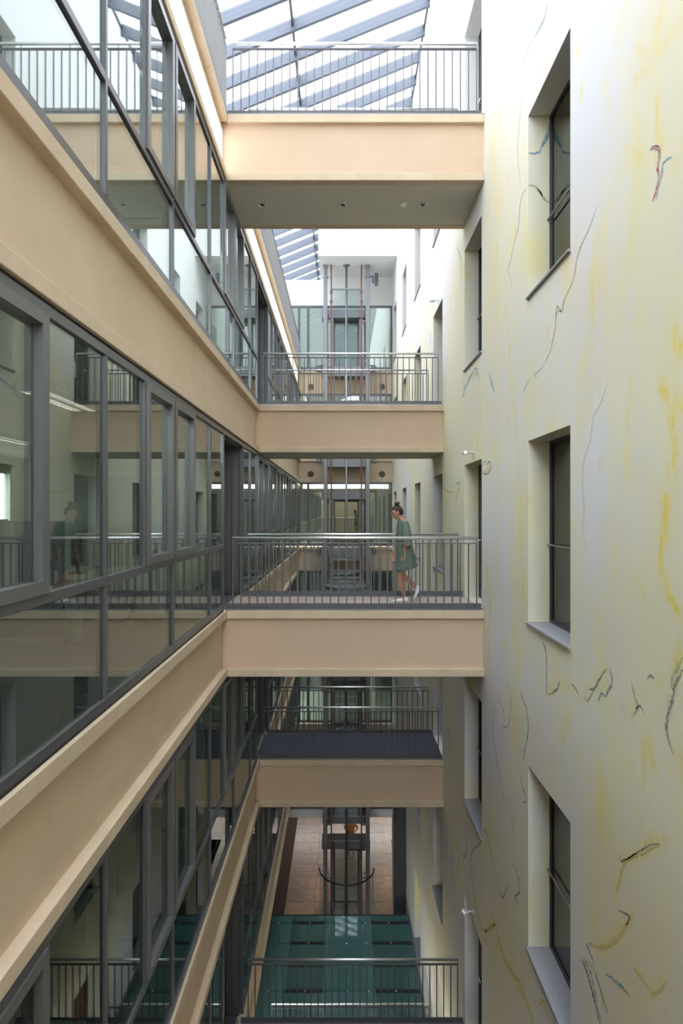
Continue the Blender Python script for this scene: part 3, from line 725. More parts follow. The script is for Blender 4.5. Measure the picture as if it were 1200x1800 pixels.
# ================================================================== OFFICES SEEN THROUGH THE GLASS
def luminaire(x, y, k, label):
    z = (k + 1) * H - .98
    d = thing('ceiling_light', (x, y, z), label, 'light', 'office ceiling lights')
    boxes('housing', [(x - .16, x + .16, y - .62, y - .6, z - .07, z - .002), (x - .16, x + .16, y + .6, y + .62, z - .07, z - .002), (x - .16, x - .145, y - .6, y + .6, z - .07, z - .002), (x + .145, x + .16, y - .6, y + .6, z - .07, z - .002)], 'white_paint', d)
    box('diffuser', x - .145, x + .145, y - .6, y + .6, z - .035, z - .025, 'lamp' if k == 4 else 'white_paint', d)
    boxes('louvre', [(x - .145, x + .145, y - .56 + .1 * i, y - .53 + .1 * i, z - .068, z - .036) for i in range(12)] + [(x - .03, x + .03, y - .6, y + .6, z - .068, z - .036)], 'steel', d)
ords = ['nearest', 'second', 'third', 'fourth', 'fifth', 'sixth', 'seventh', 'eighth', 'ninth']
for k in (4, 3):
    for xi, x in enumerate((-3.25, -5.9)):
        for n_, y in enumerate((3.3, 6.75, 10.4, 14.0, 17.5, 21.0)):
            luminaire(x, y, k, 'louvred office ceiling light, %s in the %s row, %s' % (ords[n_], ['window', 'inner'][xi], ['', '', 'lowest office', 'office below the middle one', "office on the woman's storey", 'upper office'][k]))
for k in (5, 4, 3, 2):
    zb, zt = k * H, (k + 1) * H - .98
    lv = ['', '', 'lowest office', 'lower left office', "office on the woman's storey", 'upper office'][k]
    pw = tag(thing('wall_partition', (-3.4, 8.75, zb)), kind='structure')
    box('panel', -4.7, -3.65, 8.70, 8.78, zb, zt, 'office_wall', pw); box('panel', -2.70, -2.05, 8.70, 8.78, zb, zt, 'office_wall', pw); box('panel', -3.65, -2.70, 8.70, 8.78, zb + 2.1, zt, 'office_wall', pw)
    boxes('door_frame', [(-3.68, -3.62, 8.66, 8.80, zb, zb + 2.13), (-2.73, -2.67, 8.66, 8.80, zb, zb + 2.13), (-3.62, -2.73, 8.66, 8.80, zb + 2.07, zb + 2.13)], 'white_paint', pw)
    box('door_leaf', -3.62, -2.73, 8.70, 8.74, zb, zb + 2.07, 'walnut' if k == 3 else 'office_wall', pw)
    box('wall_partition', -8.0, -4.9, 16.0, 16.1, zb, zt, 'office_wall')['kind'] = 'structure'
    box('wall_partition', -4.6, -2.0, 19.5, 19.6, zb, zt, 'office_wall')['kind'] = 'structure'
def desk(x, y, z, lab, w_=1.6, dp=.8):
    d = thing('desk', (x, y, z), lab, 'desk', 'white office desks')
    box('top', x - dp / 2, x + dp / 2, y - w_ / 2, y + w_ / 2, z + .70, z + .735, 'desk_white', d, .006)
    for s in (-1, 1):
        box('leg', x - dp / 2 + .05, x + dp / 2 - .05, y + s * (w_ / 2 - .06) - .02, y + s * (w_ / 2 - .06) + .02, z, z + .70, 'desk_white', d)
    box('modesty_panel', x - dp / 2 + .02, x - dp / 2 + .04, y - w_ / 2 + .1, y + w_ / 2 - .1, z + .3, z + .69, 'desk_white', d)
def chair(x, y, z, a, lab):
    d = thing('office_chair', (x, y, z), lab, 'chair', 'dark office chairs'); d.rotation_euler = (0, 0, a)
    bx = lambda n, x0, x1, y0, y1, z0, z1, m, bv=.02: box(n, x + x0, x + x1, y + y0, y + y1, z + z0, z + z1, m, d, bv)
    bx('seat', -.24, .24, -.23, .23, .43, .50, 'black', .03); bx('backrest', -.22, .22, .22, .28, .56, 1.02, 'black', .03)
    bx('column', -.03, .03, -.03, .03, .1, .43, 'frame_dark'); bx('back_bar', -.03, .03, .2, .24, .42, .62, 'frame_dark')
    for i in range(5):
        t = 2 * math.pi * i / 5; tube('foot', [(x, y, z + .12), (x + .28 * math.cos(t), y + .28 * math.sin(t), z + .05)], .025, 'frame_dark', d, 6)
def monitor(x, y, z, a, lab):
    d = thing('monitor', (x, y, z), lab, 'monitor', 'dark desk monitors'); d.rotation_euler = (0, 0, a)
    box('screen', x - .27, x + .27, y - .02, y + .02, z + .12, z + .46, 'screen_dark', d, .008); box('stand', x - .03, x + .03, y - .0, y + .03, z, z + .2, 'black', d); box('foot', x - .11, x + .11, y - .07, y + .1, z, z + .012, 'black', d)
z3, z4 = 3 * H + .006, 4 * H + .006
desk(-2.75, 4.45, z3, 'white desk nearest the glass at the bottom left, beside the fire extinguisher', 1.7, .85)
desk(-3.45, 6.35, z3, 'white desk in the lower left office, behind the nearest desk', 1.6)
desk(-4.55, 5.0, z3, 'white desk deeper in the lower left office, left of the others', 1.6)
monitor(-2.85, 4.85, z3 + .735, 1.2, 'dark monitor on the nearest white desk, bottom left office')
monitor(-3.5, 6.2, z3 + .735, 1.4, 'dark monitor on the second white desk, lower left office')
monitor(-4.6, 5.0, z3 + .735, 1.5, 'dark monitor on the desk deepest in the lower left office')
chair(-3.62, 4.0, z3, 1.6, 'dark office chair at the nearest white desk, bottom left'); chair(-2.5, 7.2, z3, .6, 'dark office chair beyond the second white desk, lower left')
sh = thing('cabinet', (-2.75, 8.3, z3), 'long low white cabinet against the partition in the lower left office', 'cabinet')
box('carcass', -3.4, -2.1, 7.95, 8.45, z3, z3 + 1.05, 'desk_white', sh, .008); box('top', -3.43, -2.07, 7.92, 8.48, z3 + 1.05, z3 + 1.08, 'desk_white', sh, .005)
for x in (-3.39, -2.96, -2.53): box('door', x, x + .415, 7.93, 7.95, z3 + .05, z3 + 1.03, 'white_paint', sh)
ex = thing('fire_extinguisher', (-2.42, 5.35, z3 + .735), 'red fire extinguisher standing in the lower left office', 'fire extinguisher')
lathe('cylinder', [(.07, 0), (.08, .02), (.08, .33), (.06, .39), (.025, .42)], 'red', ex, ex.location, 20)
box('valve', -2.45, -2.39, 5.33, 5.37, z3 + .735 + .42, z3 + .735 + .47, 'black', ex); tube('hose', [(-2.40, 5.35, z3 + 1.18), (-2.33, 5.32, z3 + 1.05), (-2.33, 5.32, z3 + .85)], .012, 'black', ex, 8)
for n_, (x, y, dx, dy) in enumerate(((-3.9, 6.6, 1.5, .05), (-4.75, 7.5, .05, 1.5), (-5.9, 8.2, 1.6, .05))):
    d = thing('screen_divider', (x, y, z4), 'dark desk divider in the office left of the woman, %s' % ['nearest to the glass', 'in the middle', 'furthest in'][n_], 'divider', 'dark desk dividers')
    box('panel', x - dx / 2, x + dx / 2, y - dy / 2, y + dy / 2, z4 + .1, z4 + 1.42, 'screen_dark', d, .01); box('rail', x - dx / 2, x + dx / 2, y - dy / 2, y + dy / 2, z4, z4 + .1, 'frame', d)
desk(-3.4, 7.55, z4, 'white desk behind the dark dividers on the woman storey'); chair(-2.7, 7.5, z4, -1.4, 'dark office chair behind the glass on the woman storey')
monitor(-3.4, 7.45, z4 + .735, -1.3, 'dark monitor on the desk of the woman storey office')

# ================================================================== PAINTED LINES ON THE RIGHT WALL
for n_, c in (('vein_dark', (.13, .135, .10)), ('vein_teal', (.12, .30, .34)), ('vein_red', (.42, .055, .04)), ('vein_ochre', (.70, .53, .08)), ('vein_purple', (.10, .06, .13)), ('vein_olive', (.42, .42, .16)), ('vein_grey', (.48, .52, .47))):
    mat(n_, c, .85, var=.45, vscale=14, col2=tuple(v * .45 + .40 for v in c))
def stroke(m, wpx, pts, ox=0, oy=0, s=1.0, rough=1.0):
    q = [(ox + x / s, oy + y / s) for x, y in pts]; P = [Vector((0, *px_wall(*p))) for p in q]
    out = []
    for i in range(len(P) - 1):
        p0 = P[max(i - 1, 0)]; p1, p2 = P[i], P[i + 1]; p3 = P[min(i + 2, len(P) - 1)]
        for t in np.linspace(0, 1, 9)[:-1]:
            out.append(.5 * ((2 * p1) + (p2 - p0) * t + (2 * p0 - 5 * p1 + 4 * p2 - p3) * t * t + (3 * p1 - p0 - 3 * p2 + p3) * t ** 3))
    out.append(P[-1]); V, F = [], []
    wm = wpx * .92 * P[0].y / 1020; c = P[0]
    for i, p in enumerate(out):
        d = (out[min(i + 1, len(out) - 1)] - out[max(i - 1, 0)]).normalized(); nrm = Vector((0, -d.z, d.y))
        f = i / (len(out) - 1); ww = wm * (.25 + .75 * math.sin(math.pi * min(1, f * 1.0)) ** .6) * (.5 + .9 * random.random()) * .5
        j = Vector((0, random.uniform(-1, 1), random.uniform(-1, 1))) * wm * .28 * rough
        V += [p + j + nrm * ww - c, p + j - nrm * ww - c]
    F = [(2 * i, 2 * i + 1, 2 * i + 3, 2 * i + 2) for i in range(len(out) - 1)]
    o = link('painted_line', mesh('painted_line', V, F, m), wall_right, (XR - .002, c.y, c.z))
a = (850, 0, 3.214)
stroke('vein_grey', 3, [(203, 495), (213, 580), (203, 680), (195, 780), (190, 870), (200, 960), (205, 1050)], *a); stroke('vein_teal', 2.5, [(240, 1060), (215, 1110), (205, 1160), (195, 1280), (170, 1370)], *a)
stroke('vein_grey', 4, [(170, 1370), (150, 1480), (135, 1510), (150, 1570), (160, 1640)], *a); stroke('vein_teal', 5, [(365, 0), (345, 90), (320, 150), (285, 210)], *a); stroke('vein_grey', 2.5, [(285, 210), (255, 260), (230, 340), (212, 410)], *a)
stroke('vein_olive', 4, [(640, 1160), (600, 1280), (570, 1340), (530, 1440), (510, 1560), (480, 1640), (455, 1690)], *a); stroke('vein_olive', 5, [(455, 1690), (440, 1760), (415, 1730), (405, 1800)], *a)
stroke('vein_red', 7, [(945, 848), (960, 835), (985, 840), (990, 890), (982, 950), (990, 1000), (970, 1090), (953, 1135)], *a, rough=.4); stroke('vein_dark', 2.5, [(935, 850), (960, 825), (995, 835), (998, 900)], *a)
stroke('vein_teal', 5, [(1065, 888), (1035, 900), (1012, 930), (1003, 1000), (985, 1060), (972, 1130)], *a)
a = (850, 520, 3.0)
stroke('vein_olive', 3.5, [(430, 0), (410, 75), (385, 85), (375, 180), (350, 290), (325, 350)], *a); stroke('vein_grey', 4, [(310, 370), (285, 400), (265, 410), (290, 440)], *a); stroke('vein_grey', 4, [(245, 430), (220, 480), (205, 515)], *a)
stroke('vein_grey', 2.5, [(660, 430), (620, 560), (580, 630), (560, 770), (530, 860), (520, 1000), (530, 1150), (520, 1220), (540, 1330), (568, 1415)], *a); stroke('vein_teal', 3, [(30, 400), (45, 460), (52, 505)], *a)
a = (850, 1050, 2.4)
D = 'vein_dark'
for wd, pts in ((4, [(240, 165), (262, 230), (265, 330), (265, 415)]), (4, [(275, 415), (300, 395), (310, 385), (322, 352)]), (3, [(370, 366), (385, 378), (400, 410)]), (5, [(445, 390), (470, 380), (485, 350), (518, 298)]), (5, [(532, 300), (542, 355), (515, 412), (498, 405), (485, 438)]),
                (4, [(622, 355), (638, 420), (650, 460), (628, 505)]), (4, [(640, 470), (660, 460), (678, 490)]), (4, [(690, 340), (705, 330), (720, 345)]), (8, [(842, 305), (808, 365), (795, 430), (770, 540), (780, 600), (800, 660)]),
                (3, [(45, 455), (40, 560), (55, 680), (80, 820), (97, 875)]), (2.5, [(60, 420), (80, 470), (88, 520)]), (3, [(95, 350), (112, 400), (115, 450), (104, 540), (80, 545)]), (4, [(152, 390), (165, 430), (182, 480), (187, 570), (165, 690)]), (3, [(150, 730), (165, 800), (180, 855), (160, 868)]),
                (4, [(0, 980), (18, 1010), (28, 1070), (44, 1140)]), (4, [(118, 1112), (140, 1165), (152, 1240), (132, 1262), (145, 1295)]), (3, [(58, 1200), (80, 1268), (102, 1210)]), (3, [(580, 1075), (578, 1110), (620, 1095), (690, 1050), (745, 1040)]), (3, [(570, 1320), (615, 1345), (600, 1385)])):
    stroke(D, wd, pts, *a)
for wd, pts in ((6, [(745, 1045), (700, 1060), (650, 1085), (600, 1110), (580, 1160), (562, 1240)]), (7, [(620, 1345), (585, 1405), (545, 1450), (500, 1475), (440, 1455)]), (8, [(5, 1410), (45, 1380), (75, 1480), (95, 1545), (150, 1620), (185, 1720), (215, 1805)]),
                (4, [(225, 1690), (232, 1720), (250, 1700), (270, 1760), (290, 1805)]), (5, [(630, 1560), (680, 1620), (720, 1672), (772, 1620)]), (4, [(110, 940), (128, 935), (120, 1010)])):
    stroke('vein_ochre', wd, pts, *a)
stroke('vein_purple', 8, [(412, 1528), (432, 1570), (455, 1650), (472, 1720), (490, 1805)], *a, rough=.3); stroke('vein_teal', 7, [(418, 1525), (450, 1580), (468, 1660), (482, 1740), (500, 1805)], *a, rough=.4)
stroke('vein_ochre', 5, [(425, 1525), (465, 1570), (490, 1650), (510, 1730)], *a); stroke('vein_teal', 5, [(470, 1590), (495, 1660), (525, 1760)], *a); stroke('vein_teal', 6, [(515, 1590), (555, 1615), (590, 1650), (618, 1682)], *a); stroke('vein_teal', 7, [(432, 1460), (445, 1490), (460, 1530)], *a)
stroke('vein_olive', 6, [(842, 250), (800, 330), (792, 380)], *a); stroke('vein_olive', 4, [(425, 420), (440, 430), (470, 380)], *a)
a = (680, 380, 2.5)
stroke('vein_teal', 5, [(335, 770), (350, 742), (362, 715), (392, 668), (404, 718)], *a, rough=.3); stroke('vein_teal', 4, [(330, 800), (342, 760), (335, 730)], *a); stroke('vein_ochre', 5, [(375, 715), (390, 690), (398, 710)], *a)
stroke(D, 2.5, [(420, 1085), (432, 1078), (440, 1090), (448, 1078), (458, 1105), (436, 1135), (418, 1120), (425, 1090)], *a); stroke('vein_ochre', 6, [(425, 1125), (440, 1115), (455, 1100)], *a)
stroke(D, 3, [(303, 1178), (318, 1172), (320, 1190), (308, 1225), (303, 1262)], *a); stroke('vein_ochre', 4, [(245, 1190), (270, 1212), (300, 1208)], *a); stroke('vein_teal', 3, [(448, 690), (460, 740), (470, 765)], *a)
stroke('vein_olive', 4, [(305, 140), (325, 190), (325, 320)], *a); stroke('vein_teal', 3, [(188, 500), (192, 540), (184, 572)], *a)
a = (680, 1150, 2.77)
for m_, wd, pts in (('vein_olive', 4, [(283, 200), (292, 320), (305, 430), (310, 520)]), (D, 3, [(380, 880), (388, 940), (378, 985), (366, 965)]), (D, 3, [(305, 880), (320, 960), (312, 1050), (325, 1100), (325, 1200), (340, 1290)]), (D, 3, [(455, 920), (415, 965), (410, 1060), (425, 1140), (430, 1230), (460, 1310)]),
                    ('vein_ochre', 6, [(355, 970), (348, 1030), (330, 1080)]), ('vein_olive', 3, [(205, 1160), (208, 1215), (200, 1290)]), (D, 3, [(133, 770), (150, 830), (162, 880)]), ('vein_ochre', 5, [(455, 1330), (490, 1350), (525, 1310)])):
    stroke(m_, wd, pts, *a)

for m_, wd, pts in (('vein_teal', 7, [(372, 705), (370, 742), (348, 790), (326, 830)]), ('vein_teal', 4, [(326, 830), (318, 858), (285, 868), (252, 864)]), ('vein_olive', 5, [(252, 1045), (290, 1052), (320, 1090), (345, 1130), (372, 1148)]), ('vein_teal', 3, [(300, 1062), (322, 1090), (332, 1112)])):
    yj = 5.62 + 1.265 - .002; P = [Vector(((850 + x / 3.214 - 600) * yj / 1020, yj, EYE + (900 - y / 3.214) * yj / 1020)) for x, y in pts]; c = P[0]; V = []
    for i, p in enumerate(P):
        d_ = (P[min(i + 1, len(P) - 1)] - P[max(i - 1, 0)]).normalized(); n_ = Vector((-d_.z, 0, d_.x)) * wd * .5 * yj / 1020 * (.4 if i in (0, len(P) - 1) else 1); V += [p + n_ - c, p - n_ - c]
    link('painted_line', mesh('painted_line', V, [(2 * i, 2 * i + 1, 2 * i + 3, 2 * i + 2) for i in range(len(P) - 1)], m_), wall_right, c)

# ================================================================== PEOPLE
def skin_mesh(nodes, edges, root):
    """nodes: name -> (xyz, radius); grows one smooth limb mesh"""
    names_ = list(nodes); me = bpy.data.meshes.new('sk'); me.from_pydata([nodes[n][0] for n in names_], [(names_.index(a), names_.index(b)) for a, b in edges], [])
    o = bpy.data.objects.new('sk', me); COL.objects.link(o)
    o.modifiers.new('s', 'SKIN'); sv = me.skin_vertices[0].data
    for i, n in enumerate(names_):
        r = nodes[n][1]; sv[i].radius = r if isinstance(r, tuple) else (r, r); sv[i].use_root = (n == root)
    su = o.modifiers.new('u', 'SUBSURF'); su.levels = 2
    dg = bpy.context.evaluated_depsgraph_get(); dg.update(); ev = o.evaluated_get(dg); out = bpy.data.meshes.new_from_object(ev)
    bpy.data.objects.remove(o); return out
def head_mesh(c, tilt, yaw=0, s=1.0):
    """head looking along -X, centre c"""
    bm = bmesh.new(); bmesh.ops.create_icosphere(bm, subdivisions=4, radius=1)
    for v in bm.verts:
        x, y, z = v.co
        X, Y, Z = x * .096, y * .076, z * .118
        if z < 0:
            f = -z; Y *= 1 - .38 * f; X = X * (1 - .12 * f) - .022 * f * (1 if x < .3 else .2)
            if x > 0: X *= 1 - .45 * f
        else: X += .012 * z; 
        g = lambda yy, zz, sy, sz: math.exp(-((y - yy) / sy) ** 2 - ((z - zz) / sz) ** 2) if x < 0 else 0
        X -= .026 * g(0, -.20, .13, .17) + .012 * g(0, -.02, .10, .22)          # nose
        X += .010 * (g(.38, .06, .18, .13) + g(-.38, .06, .18, .13))               # eye sockets
        X -= .008 * g(0, -.55, .30, .08) + .010 * g(0, -.88, .35, .16)              # lips, chin
        X -= .005 * g(0, .2, .8, .12)                                                # brow
        v.co = Vector((X, Y, Z)) * s
    R = Matrix.Rotation(yaw, 4, 'Z') @ Matrix.Rotation(-tilt, 4, 'Y')
    bmesh.ops.transform(bm, matrix=Matrix.Translation(c) @ R, verts=bm.verts)
    me = bpy.data.meshes.new('hd'); bm.to_mesh(me); bm.free(); return me, Matrix.Translation(c) @ R
def hand_nodes(N_, E_, wrist, d, side, pre, back):
    """palm and five fingers; d = direction of the hand, side = towards the thumb, back = palm normal"""
    d, side, back = Vector(d).normalized(), Vector(side).normalized(), Vector(back).normalized(); w_ = Vector(wrist)
    def add(n, p, r, to): N_[n] = (tuple(p), r); E_.append((to, n))
    add(pre + 'palm', w_ + d * .05, (.034, .016), pre + 'wrist')
    add(pre + 'knuckle', w_ + d * .085, (.036, .014), pre + 'palm')
    return w_, d, side, back
def fingers(w_, d, side, back, out):
    for i, (o_, ln) in enumerate(((.030, .070), (.010, .078), (-.010, .073), (-.029, .058))):
        b = w_ + d * .075 + side * o_; n1 = b + (d * .6 + back * .08).normalized() * ln * .5 ; n2 = n1 + (d + back * .45).normalized() * ln * .45; n3 = n2 + (d + back * .9).normalized() * ln * .3
        out.append([(b - d * .02, .010), (b, .0095), (n1, .0088), (n2, .0082), (n3, .0068)])
    b = w_ + d * .025 + side * .024; out.append([(b - side * .01, .011), (b + (d + side * .9).normalized() * .035, .011), (b + (d + side * .5).normalized() * .065, .0095), (b + (d + side * .3).normalized() * .085, .008)])
def body(name, nodes, edges, hands, head_c, tilt, m, parent, loc, voxel=.0075, yaw=0, hs=1.0):
    parts = []; N_, E_ = dict(nodes), list(edges); fl = []
    for pre, d, side, back in hands: fingers(*hand_nodes(N_, E_, N_[pre + 'wrist'][0], d, side, pre, back), fl)
    parts.append(skin_mesh(N_, E_, 'pelvis'))
    for ch in fl: parts.append(tube_mesh('f', [p for p, r in ch], [r for p, r in ch], m, 8))
    hm, R = head_mesh(Vector(head_c), tilt, yaw, hs); parts.append(hm)
    bm = bmesh.new()
    for p in parts: bm.from_mesh(p)
    bmesh.ops.remove_doubles(bm, verts=bm.verts, dist=1e-5); bmesh.ops.holes_fill(bm, edges=[e for e in bm.edges if len(e.link_faces) == 1], sides=0); bmesh.ops.recalc_face_normals(bm, faces=bm.faces)
    me = bpy.data.meshes.new(name); bm.to_mesh(me); bm.free()
    o = bpy.data.objects.new('t', me); COL.objects.link(o); r = o.modifiers.new('r', 'REMESH'); r.mode = 'VOXEL'; r.voxel_size = voxel; s = o.modifiers.new('s', 'SMOOTH'); s.factor = .5; s.iterations = 3
    dg = bpy.context.evaluated_depsgraph_get(); dg.update(); out = bpy.data.meshes.new_from_object(o.evaluated_get(dg)); bpy.data.objects.remove(o)
    out.materials.clear(); out.materials.append(M[m]); out.polygons.foreach_set('use_smooth', [True] * len(out.polygons)); out.name = name
    return link(name, out, parent, loc), R
def loft(name, rings, m, parent, loc, n=40, ruffle=0., close=False):
    """rings: (cx, cy, z, rx, ry, tilt) with tilt = z change per metre of x"""
    V, F = [], []
    for j, (cx, cy_, z, rx, ry, tl) in enumerate(rings):
        for i in range(n):
            t = 2 * math.pi * i / n; a = 1 + ruffle * (j / (len(rings) - 1)) ** 3 * (math.sin(t * 7 + j * .4) + .5 * math.sin(t * 12 + 1))
            X = rx * math.cos(t) * a; V.append((cx + X, cy_ + ry * math.sin(t) * a, z + tl * X))
    for j in range(len(rings) - 1):
        for i in range(n): F.append((j * n + i, (j + 1) * n + i, (j + 1) * n + (i + 1) % n, j * n + (i + 1) % n))
    me = mesh(name, V, F, m, True); o = link(name, me, parent, loc)
    bm = bmesh.new(); bm.from_mesh(me); bmesh.ops.recalc_face_normals(bm, faces=bm.faces); bmesh.ops.solidify(bm, geom=bm.faces[:], thickness=.004); bm.to_mesh(me); bm.free()
    me.polygons.foreach_set('use_smooth', [True] * len(me.polygons)); return o
def shoe(name, ankle, heel, toe_, m, parent, loc, wd=.042):
    A, Hh, T = Vector(ankle), Vector(heel), Vector(toe_); d = (T - Hh).normalized(); s = Vector((0, 1, 0)); up = s.cross(d).normalized()
    if up.dot(A - Hh) < 0: up = -up
    ln = (T - Hh).length; V, F = [], []; n = 16
    prof = [(0, .028, .03), (.04, .036, .075), (.12, .038, .095), (.25, .037, .088), (.40, .038, .066), (.60, .044, .052), (.80, .044, .042), (.93, .034, .032), (1.0, .014, .018)]
    for f, hw, hh in prof:
        for i in range(n):
            t = 2 * math.pi * i / n; c, q = math.cos(t), math.sin(t)
            V.append(Hh + d * ln * f + s * hw * c * wd / .042 + up * (hh * .5 + hh * .5 * (abs(q) ** .6) * (1 if q > 0 else -1)))
    for j in range(len(prof) - 1):
        for i in range(n): F.append((j * n + i, (j + 1) * n + i, (j + 1) * n + (i + 1) % n, j * n + (i + 1) % n))
    F.append(tuple(range(n))); F.append(tuple((len(prof) - 1) * n + i for i in range(n)))
    me = mesh(name, V, F, m, True); bm = bmesh.new(); bm.from_mesh(me); bmesh.ops.recalc_face_normals(bm, faces=bm.faces); bm.to_mesh(me); bm.free()
    me.polygons.foreach_set('use_smooth', [True] * len(me.polygons)); return link(name, me, parent, loc)
# ---- the walking woman (local origin: floor below her hips, walking towards -X)
WL = Vector((1.02, 9.85, 4 * H + .010))
wm = thing('person', WL, 'woman in green dress and white shoes walking left across the wooden bridge', 'person')
nd = {'pelvis': ((.055, 0, .86), (.115, .135)), 'waist': ((.048, 0, 1.05), (.09, .115)), 'chest': ((.03, 0, 1.21), (.095, .135)), 'collar': ((.022, 0, 1.325), (.065, .10)), 'neck': ((.0, 0, 1.39), .05), 'skull': ((-.05, 0, 1.48), .05),
      'l_shoulder': ((.04, -.155, 1.315), .052), 'l_elbow': ((.068, -.20, 1.03), .038), 'l_wrist': ((.022, -.195, .80), .025),
      'r_shoulder': ((.03, .155, 1.315), .052), 'r_elbow': ((-.02, .20, 1.04), .038), 'r_wrist': ((-.10, .185, .82), .025),
      'l_hip': ((.035, -.085, .82), .085), 'l_thigh': ((-.005, -.085, .62), .074), 'l_knee': ((-.040, -.075, .43), .052), 'l_calf': ((-.005, -.072, .30), .050), 'l_ankle': ((.040, -.07, .085), .030), 'l_foot': ((-.03, -.07, .04), .030),
      'r_hip': ((.055, .085, .82), .085), 'r_thigh': ((.035, .085, .62), .074), 'r_knee': ((.018, .08, .435), .052), 'r_calf': ((.125, .078, .345), .049), 'r_ankle': ((.275, .075, .215), .030), 'r_foot': ((.30, .075, .15), .028)}
ed = [('pelvis', 'waist'), ('waist', 'chest'), ('chest', 'collar'), ('collar', 'neck'), ('neck', 'skull'), ('collar', 'l_shoulder'), ('l_shoulder', 'l_elbow'), ('l_elbow', 'l_wrist'), ('collar', 'r_shoulder'), ('r_shoulder', 'r_elbow'), ('r_elbow', 'r_wrist'),
      ('pelvis', 'l_hip'), ('l_hip', 'l_thigh'), ('l_thigh', 'l_knee'), ('l_knee', 'l_calf'), ('l_calf', 'l_ankle'), ('l_ankle', 'l_foot'), ('pelvis', 'r_hip'), ('r_hip', 'r_thigh'), ('r_thigh', 'r_knee'), ('r_knee', 'r_calf'), ('r_calf', 'r_ankle'), ('r_ankle', 'r_foot')]
bd, R = body('body', nd, ed, [('l_', (.0, .05, -1), (-1, .1, 0), (0, 1, 0)), ('r_', (-.12, -.05, -1), (-1, -.1, 0), (0, -1, 0))], (-.075, 0, 1.512), .33, 'skin', wm, WL, hs=.97)
loft('dress', [(.012, 0, 1.385, .062, .075, -.2), (.018, 0, 1.36, .085, .14, -.15), (.026, 0, 1.31, .105, .178, -.1), (.032, 0, 1.20, .122, .176, 0), (.042, 0, 1.06, .122, .165, 0), (.052, 0, .93, .135, .18, .03), (.062, 0, .80, .153, .20, .08), (.070, 0, .67, .172, .215, .16), (.074, 0, .585, .185, .222, .24), (.076, 0, .555, .197, .230, .26)], 'dress', wm, WL, 56, .055)
for s, a, b, c in ((-1, (.04, -.150, 1.345), (.062, -.20, 1.12), (.068, -.205, .955)), (1, (.03, .150, 1.345), (.0, .20, 1.12), (-.03, .205, .975))):
    rr = [.056, .074, .080, .088]; pp = [Vector(a), (Vector(a) + Vector(b)) / 2 + Vector((0, s * .01, 0)), Vector(b), Vector(c)]
    link('sleeve', tube_mesh('sleeve', pp, rr, 'dress', 18, False), wm, WL)
shoe('shoe', (.04, -.07, .085), (.103, -.07, .0), (-.170, -.07, .0), 'shoe', wm, WL); shoe('shoe', (.275, .075, .215), (.352, .075, .235), (.225, .075, .012), 'shoe', wm, WL)
def hairpiece(R, s, m, parent, loc, bun=True):
    bm = bmesh.new(); bmesh.ops.create_icosphere(bm, subdivisions=4, radius=1); kill = []
    for v in bm.verts:
        x, y, z = v.co
        if x < -.35 - .0 * z and z < .62 - .25 * abs(y) or z < -.52 or (x < .12 and z < .10): kill.append(v)
        nz = 1 + .02 * math.sin(40 * y + 9 * x)
        v.co = Vector((x * .104 * nz + .006, y * .084 * nz, z * .124 * nz + (.004 if z > 0 else 0))) * s
        if z < -.1: v.co.y *= 1 + .25 * z
    bmesh.ops.delete(bm, geom=kill, context='VERTS'); bmesh.ops.solidify(bm, geom=bm.faces[:], thickness=.012)
    bmesh.ops.transform(bm, matrix=R, verts=bm.verts); me = bpy.data.meshes.new('hair'); bm.to_mesh(me); bm.free(); me.materials.append(M[m]); me.polygons.foreach_set('use_smooth', [True] * len(me.polygons))
    h = link('hair', me, parent, loc)
    if bun:
        bm = bmesh.new(); bmesh.ops.create_icosphere(bm, subdivisions=3, radius=1)
        for v in bm.verts:
            k_ = 1 + .16 * math.sin(9 * v.co.x + 3) * math.sin(8 * v.co.y) + .12 * math.sin(11 * v.co.z + 2 * v.co.x); v.co = v.co * k_; v.co = Vector((v.co.x * .046, v.co.y * .044, v.co.z * .036))
        bmesh.ops.transform(bm, matrix=R @ Matrix.Translation((.045, 0, .138)), verts=bm.verts); me = bpy.data.meshes.new('hair_bun'); bm.to_mesh(me); bm.free(); me.materials.append(M[m]); me.polygons.foreach_set('use_smooth', [True] * len(me.polygons)); link('hair_bun', me, parent, loc)
def face(R, s, parent, loc):
    for sg in (-1, 1):
        e = R @ (Vector((-.082, sg * .030, .008)) * s); ball('eye', loc + e, .008, .010, .007, 'eye', parent, 2)
        b_ = R @ (Vector((-.090, sg * .032, .030)) * s); ball('eyebrow', loc + b_, .007, .017, .004, 'hair', parent, 2)
        q = R @ (Vector((.008, sg * .074, -.012)) * s); ball('ear', loc + q, .018, .010, .030, 'skin', parent, 2)
    q = R @ (Vector((-.106, 0, -.064)) * s); ball('mouth', loc + q, .008, .021, .006, 'lips', parent, 2)
hairpiece(R, .97, 'hair', wm, WL); face(R, .97, wm, WL)

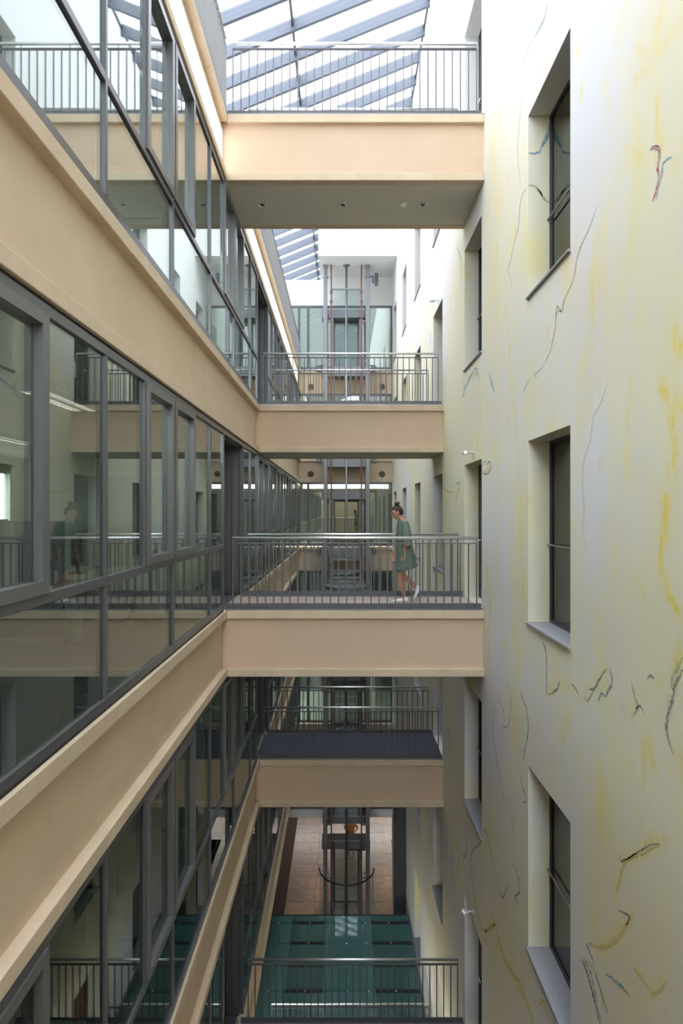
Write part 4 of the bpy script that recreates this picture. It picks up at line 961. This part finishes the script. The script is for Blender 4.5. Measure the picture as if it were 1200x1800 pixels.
# ---- a second person standing in the lobby behind the lift
P2 = Vector((.48, 28.9, 0.0))
pm = thing('person', P2, 'small distant person in orange-brown top and dark trousers standing in the lobby behind the lift', 'person')
n2 = {'pelvis': ((0, 0, .93), (.115, .15)), 'waist': ((0, 0, 1.10), (.10, .135)), 'chest': ((0, 0, 1.28), (.11, .16)), 'collar': ((0, 0, 1.42), (.07, .12)), 'neck': ((-.01, 0, 1.50), .05), 'skull': ((-.02, 0, 1.58), .05),
      'l_shoulder': ((0, -.18, 1.40), .055), 'l_elbow': ((.06, -.33, 1.18), .042), 'l_wrist': ((-.03, -.20, 1.02), .028), 'r_shoulder': ((0, .18, 1.40), .055), 'r_elbow': ((.06, .33, 1.18), .042), 'r_wrist': ((-.03, .20, 1.02), .028),
      'l_hip': ((0, -.09, .88), .09), 'l_knee': ((-.01, -.10, .48), .058), 'l_ankle': ((.02, -.11, .09), .036), 'l_foot': ((-.10, -.115, .04), .036), 'r_hip': ((0, .09, .88), .09), 'r_knee': ((-.01, .10, .48), .058), 'r_ankle': ((.02, .11, .09), .036), 'r_foot': ((-.10, .115, .04), .036)}
e2 = [('pelvis', 'waist'), ('waist', 'chest'), ('chest', 'collar'), ('collar', 'neck'), ('neck', 'skull'), ('collar', 'l_shoulder'), ('l_shoulder', 'l_elbow'), ('l_elbow', 'l_wrist'), ('collar', 'r_shoulder'), ('r_shoulder', 'r_elbow'), ('r_elbow', 'r_wrist'),
      ('pelvis', 'l_hip'), ('l_hip', 'l_knee'), ('l_knee', 'l_ankle'), ('l_ankle', 'l_foot'), ('pelvis', 'r_hip'), ('r_hip', 'r_knee'), ('r_knee', 'r_ankle'), ('r_ankle', 'r_foot')]
b2, R2 = body('body', n2, e2, [('l_', (-.3, .8, -.6), (0, 0, 1), (0, 1, 0)), ('r_', (-.3, -.8, -.6), (0, 0, 1), (0, -1, 0))], (-.045, 0, 1.635), .05, 'skin_b', pm, P2, .011)
loft('top', [(0, 0, 1.475, .06, .08, 0), (0, 0, 1.43, .10, .20, 0), (0, 0, 1.3, .135, .205, 0), (0, 0, 1.1, .125, .175, 0), (0, 0, .95, .14, .185, 0)], 'orange_top', pm, P2, 32)
for s in (-1, 1):
    link('sleeve', tube_mesh('sleeve', [Vector((0, s * .17, 1.43)), Vector((.03, s * .25, 1.3)), Vector((.06, s * .325, 1.19))], [.065, .068, .06], 'orange_top', 14, False), pm, P2)
    link('trouser_leg', tube_mesh('trouser_leg', [Vector((0, s * .085, .98)), Vector((0, s * .09, .85)), Vector((-.01, s * .10, .48)), Vector((.02, s * .11, .09))], [.10, .108, .078, .06], 'trousers', pm and 16, True), pm, P2)
    shoe('shoe', (.02, s * .11, .09), (.07, s * .11, 0), (-.19, s * .115, 0), 'black', pm, P2)
hairpiece(R2, 1.0, 'hair', pm, P2, False); face(R2, 1.0, pm, P2)
pm.rotation_euler = (0, 0, math.pi / 2)       # faces the hall
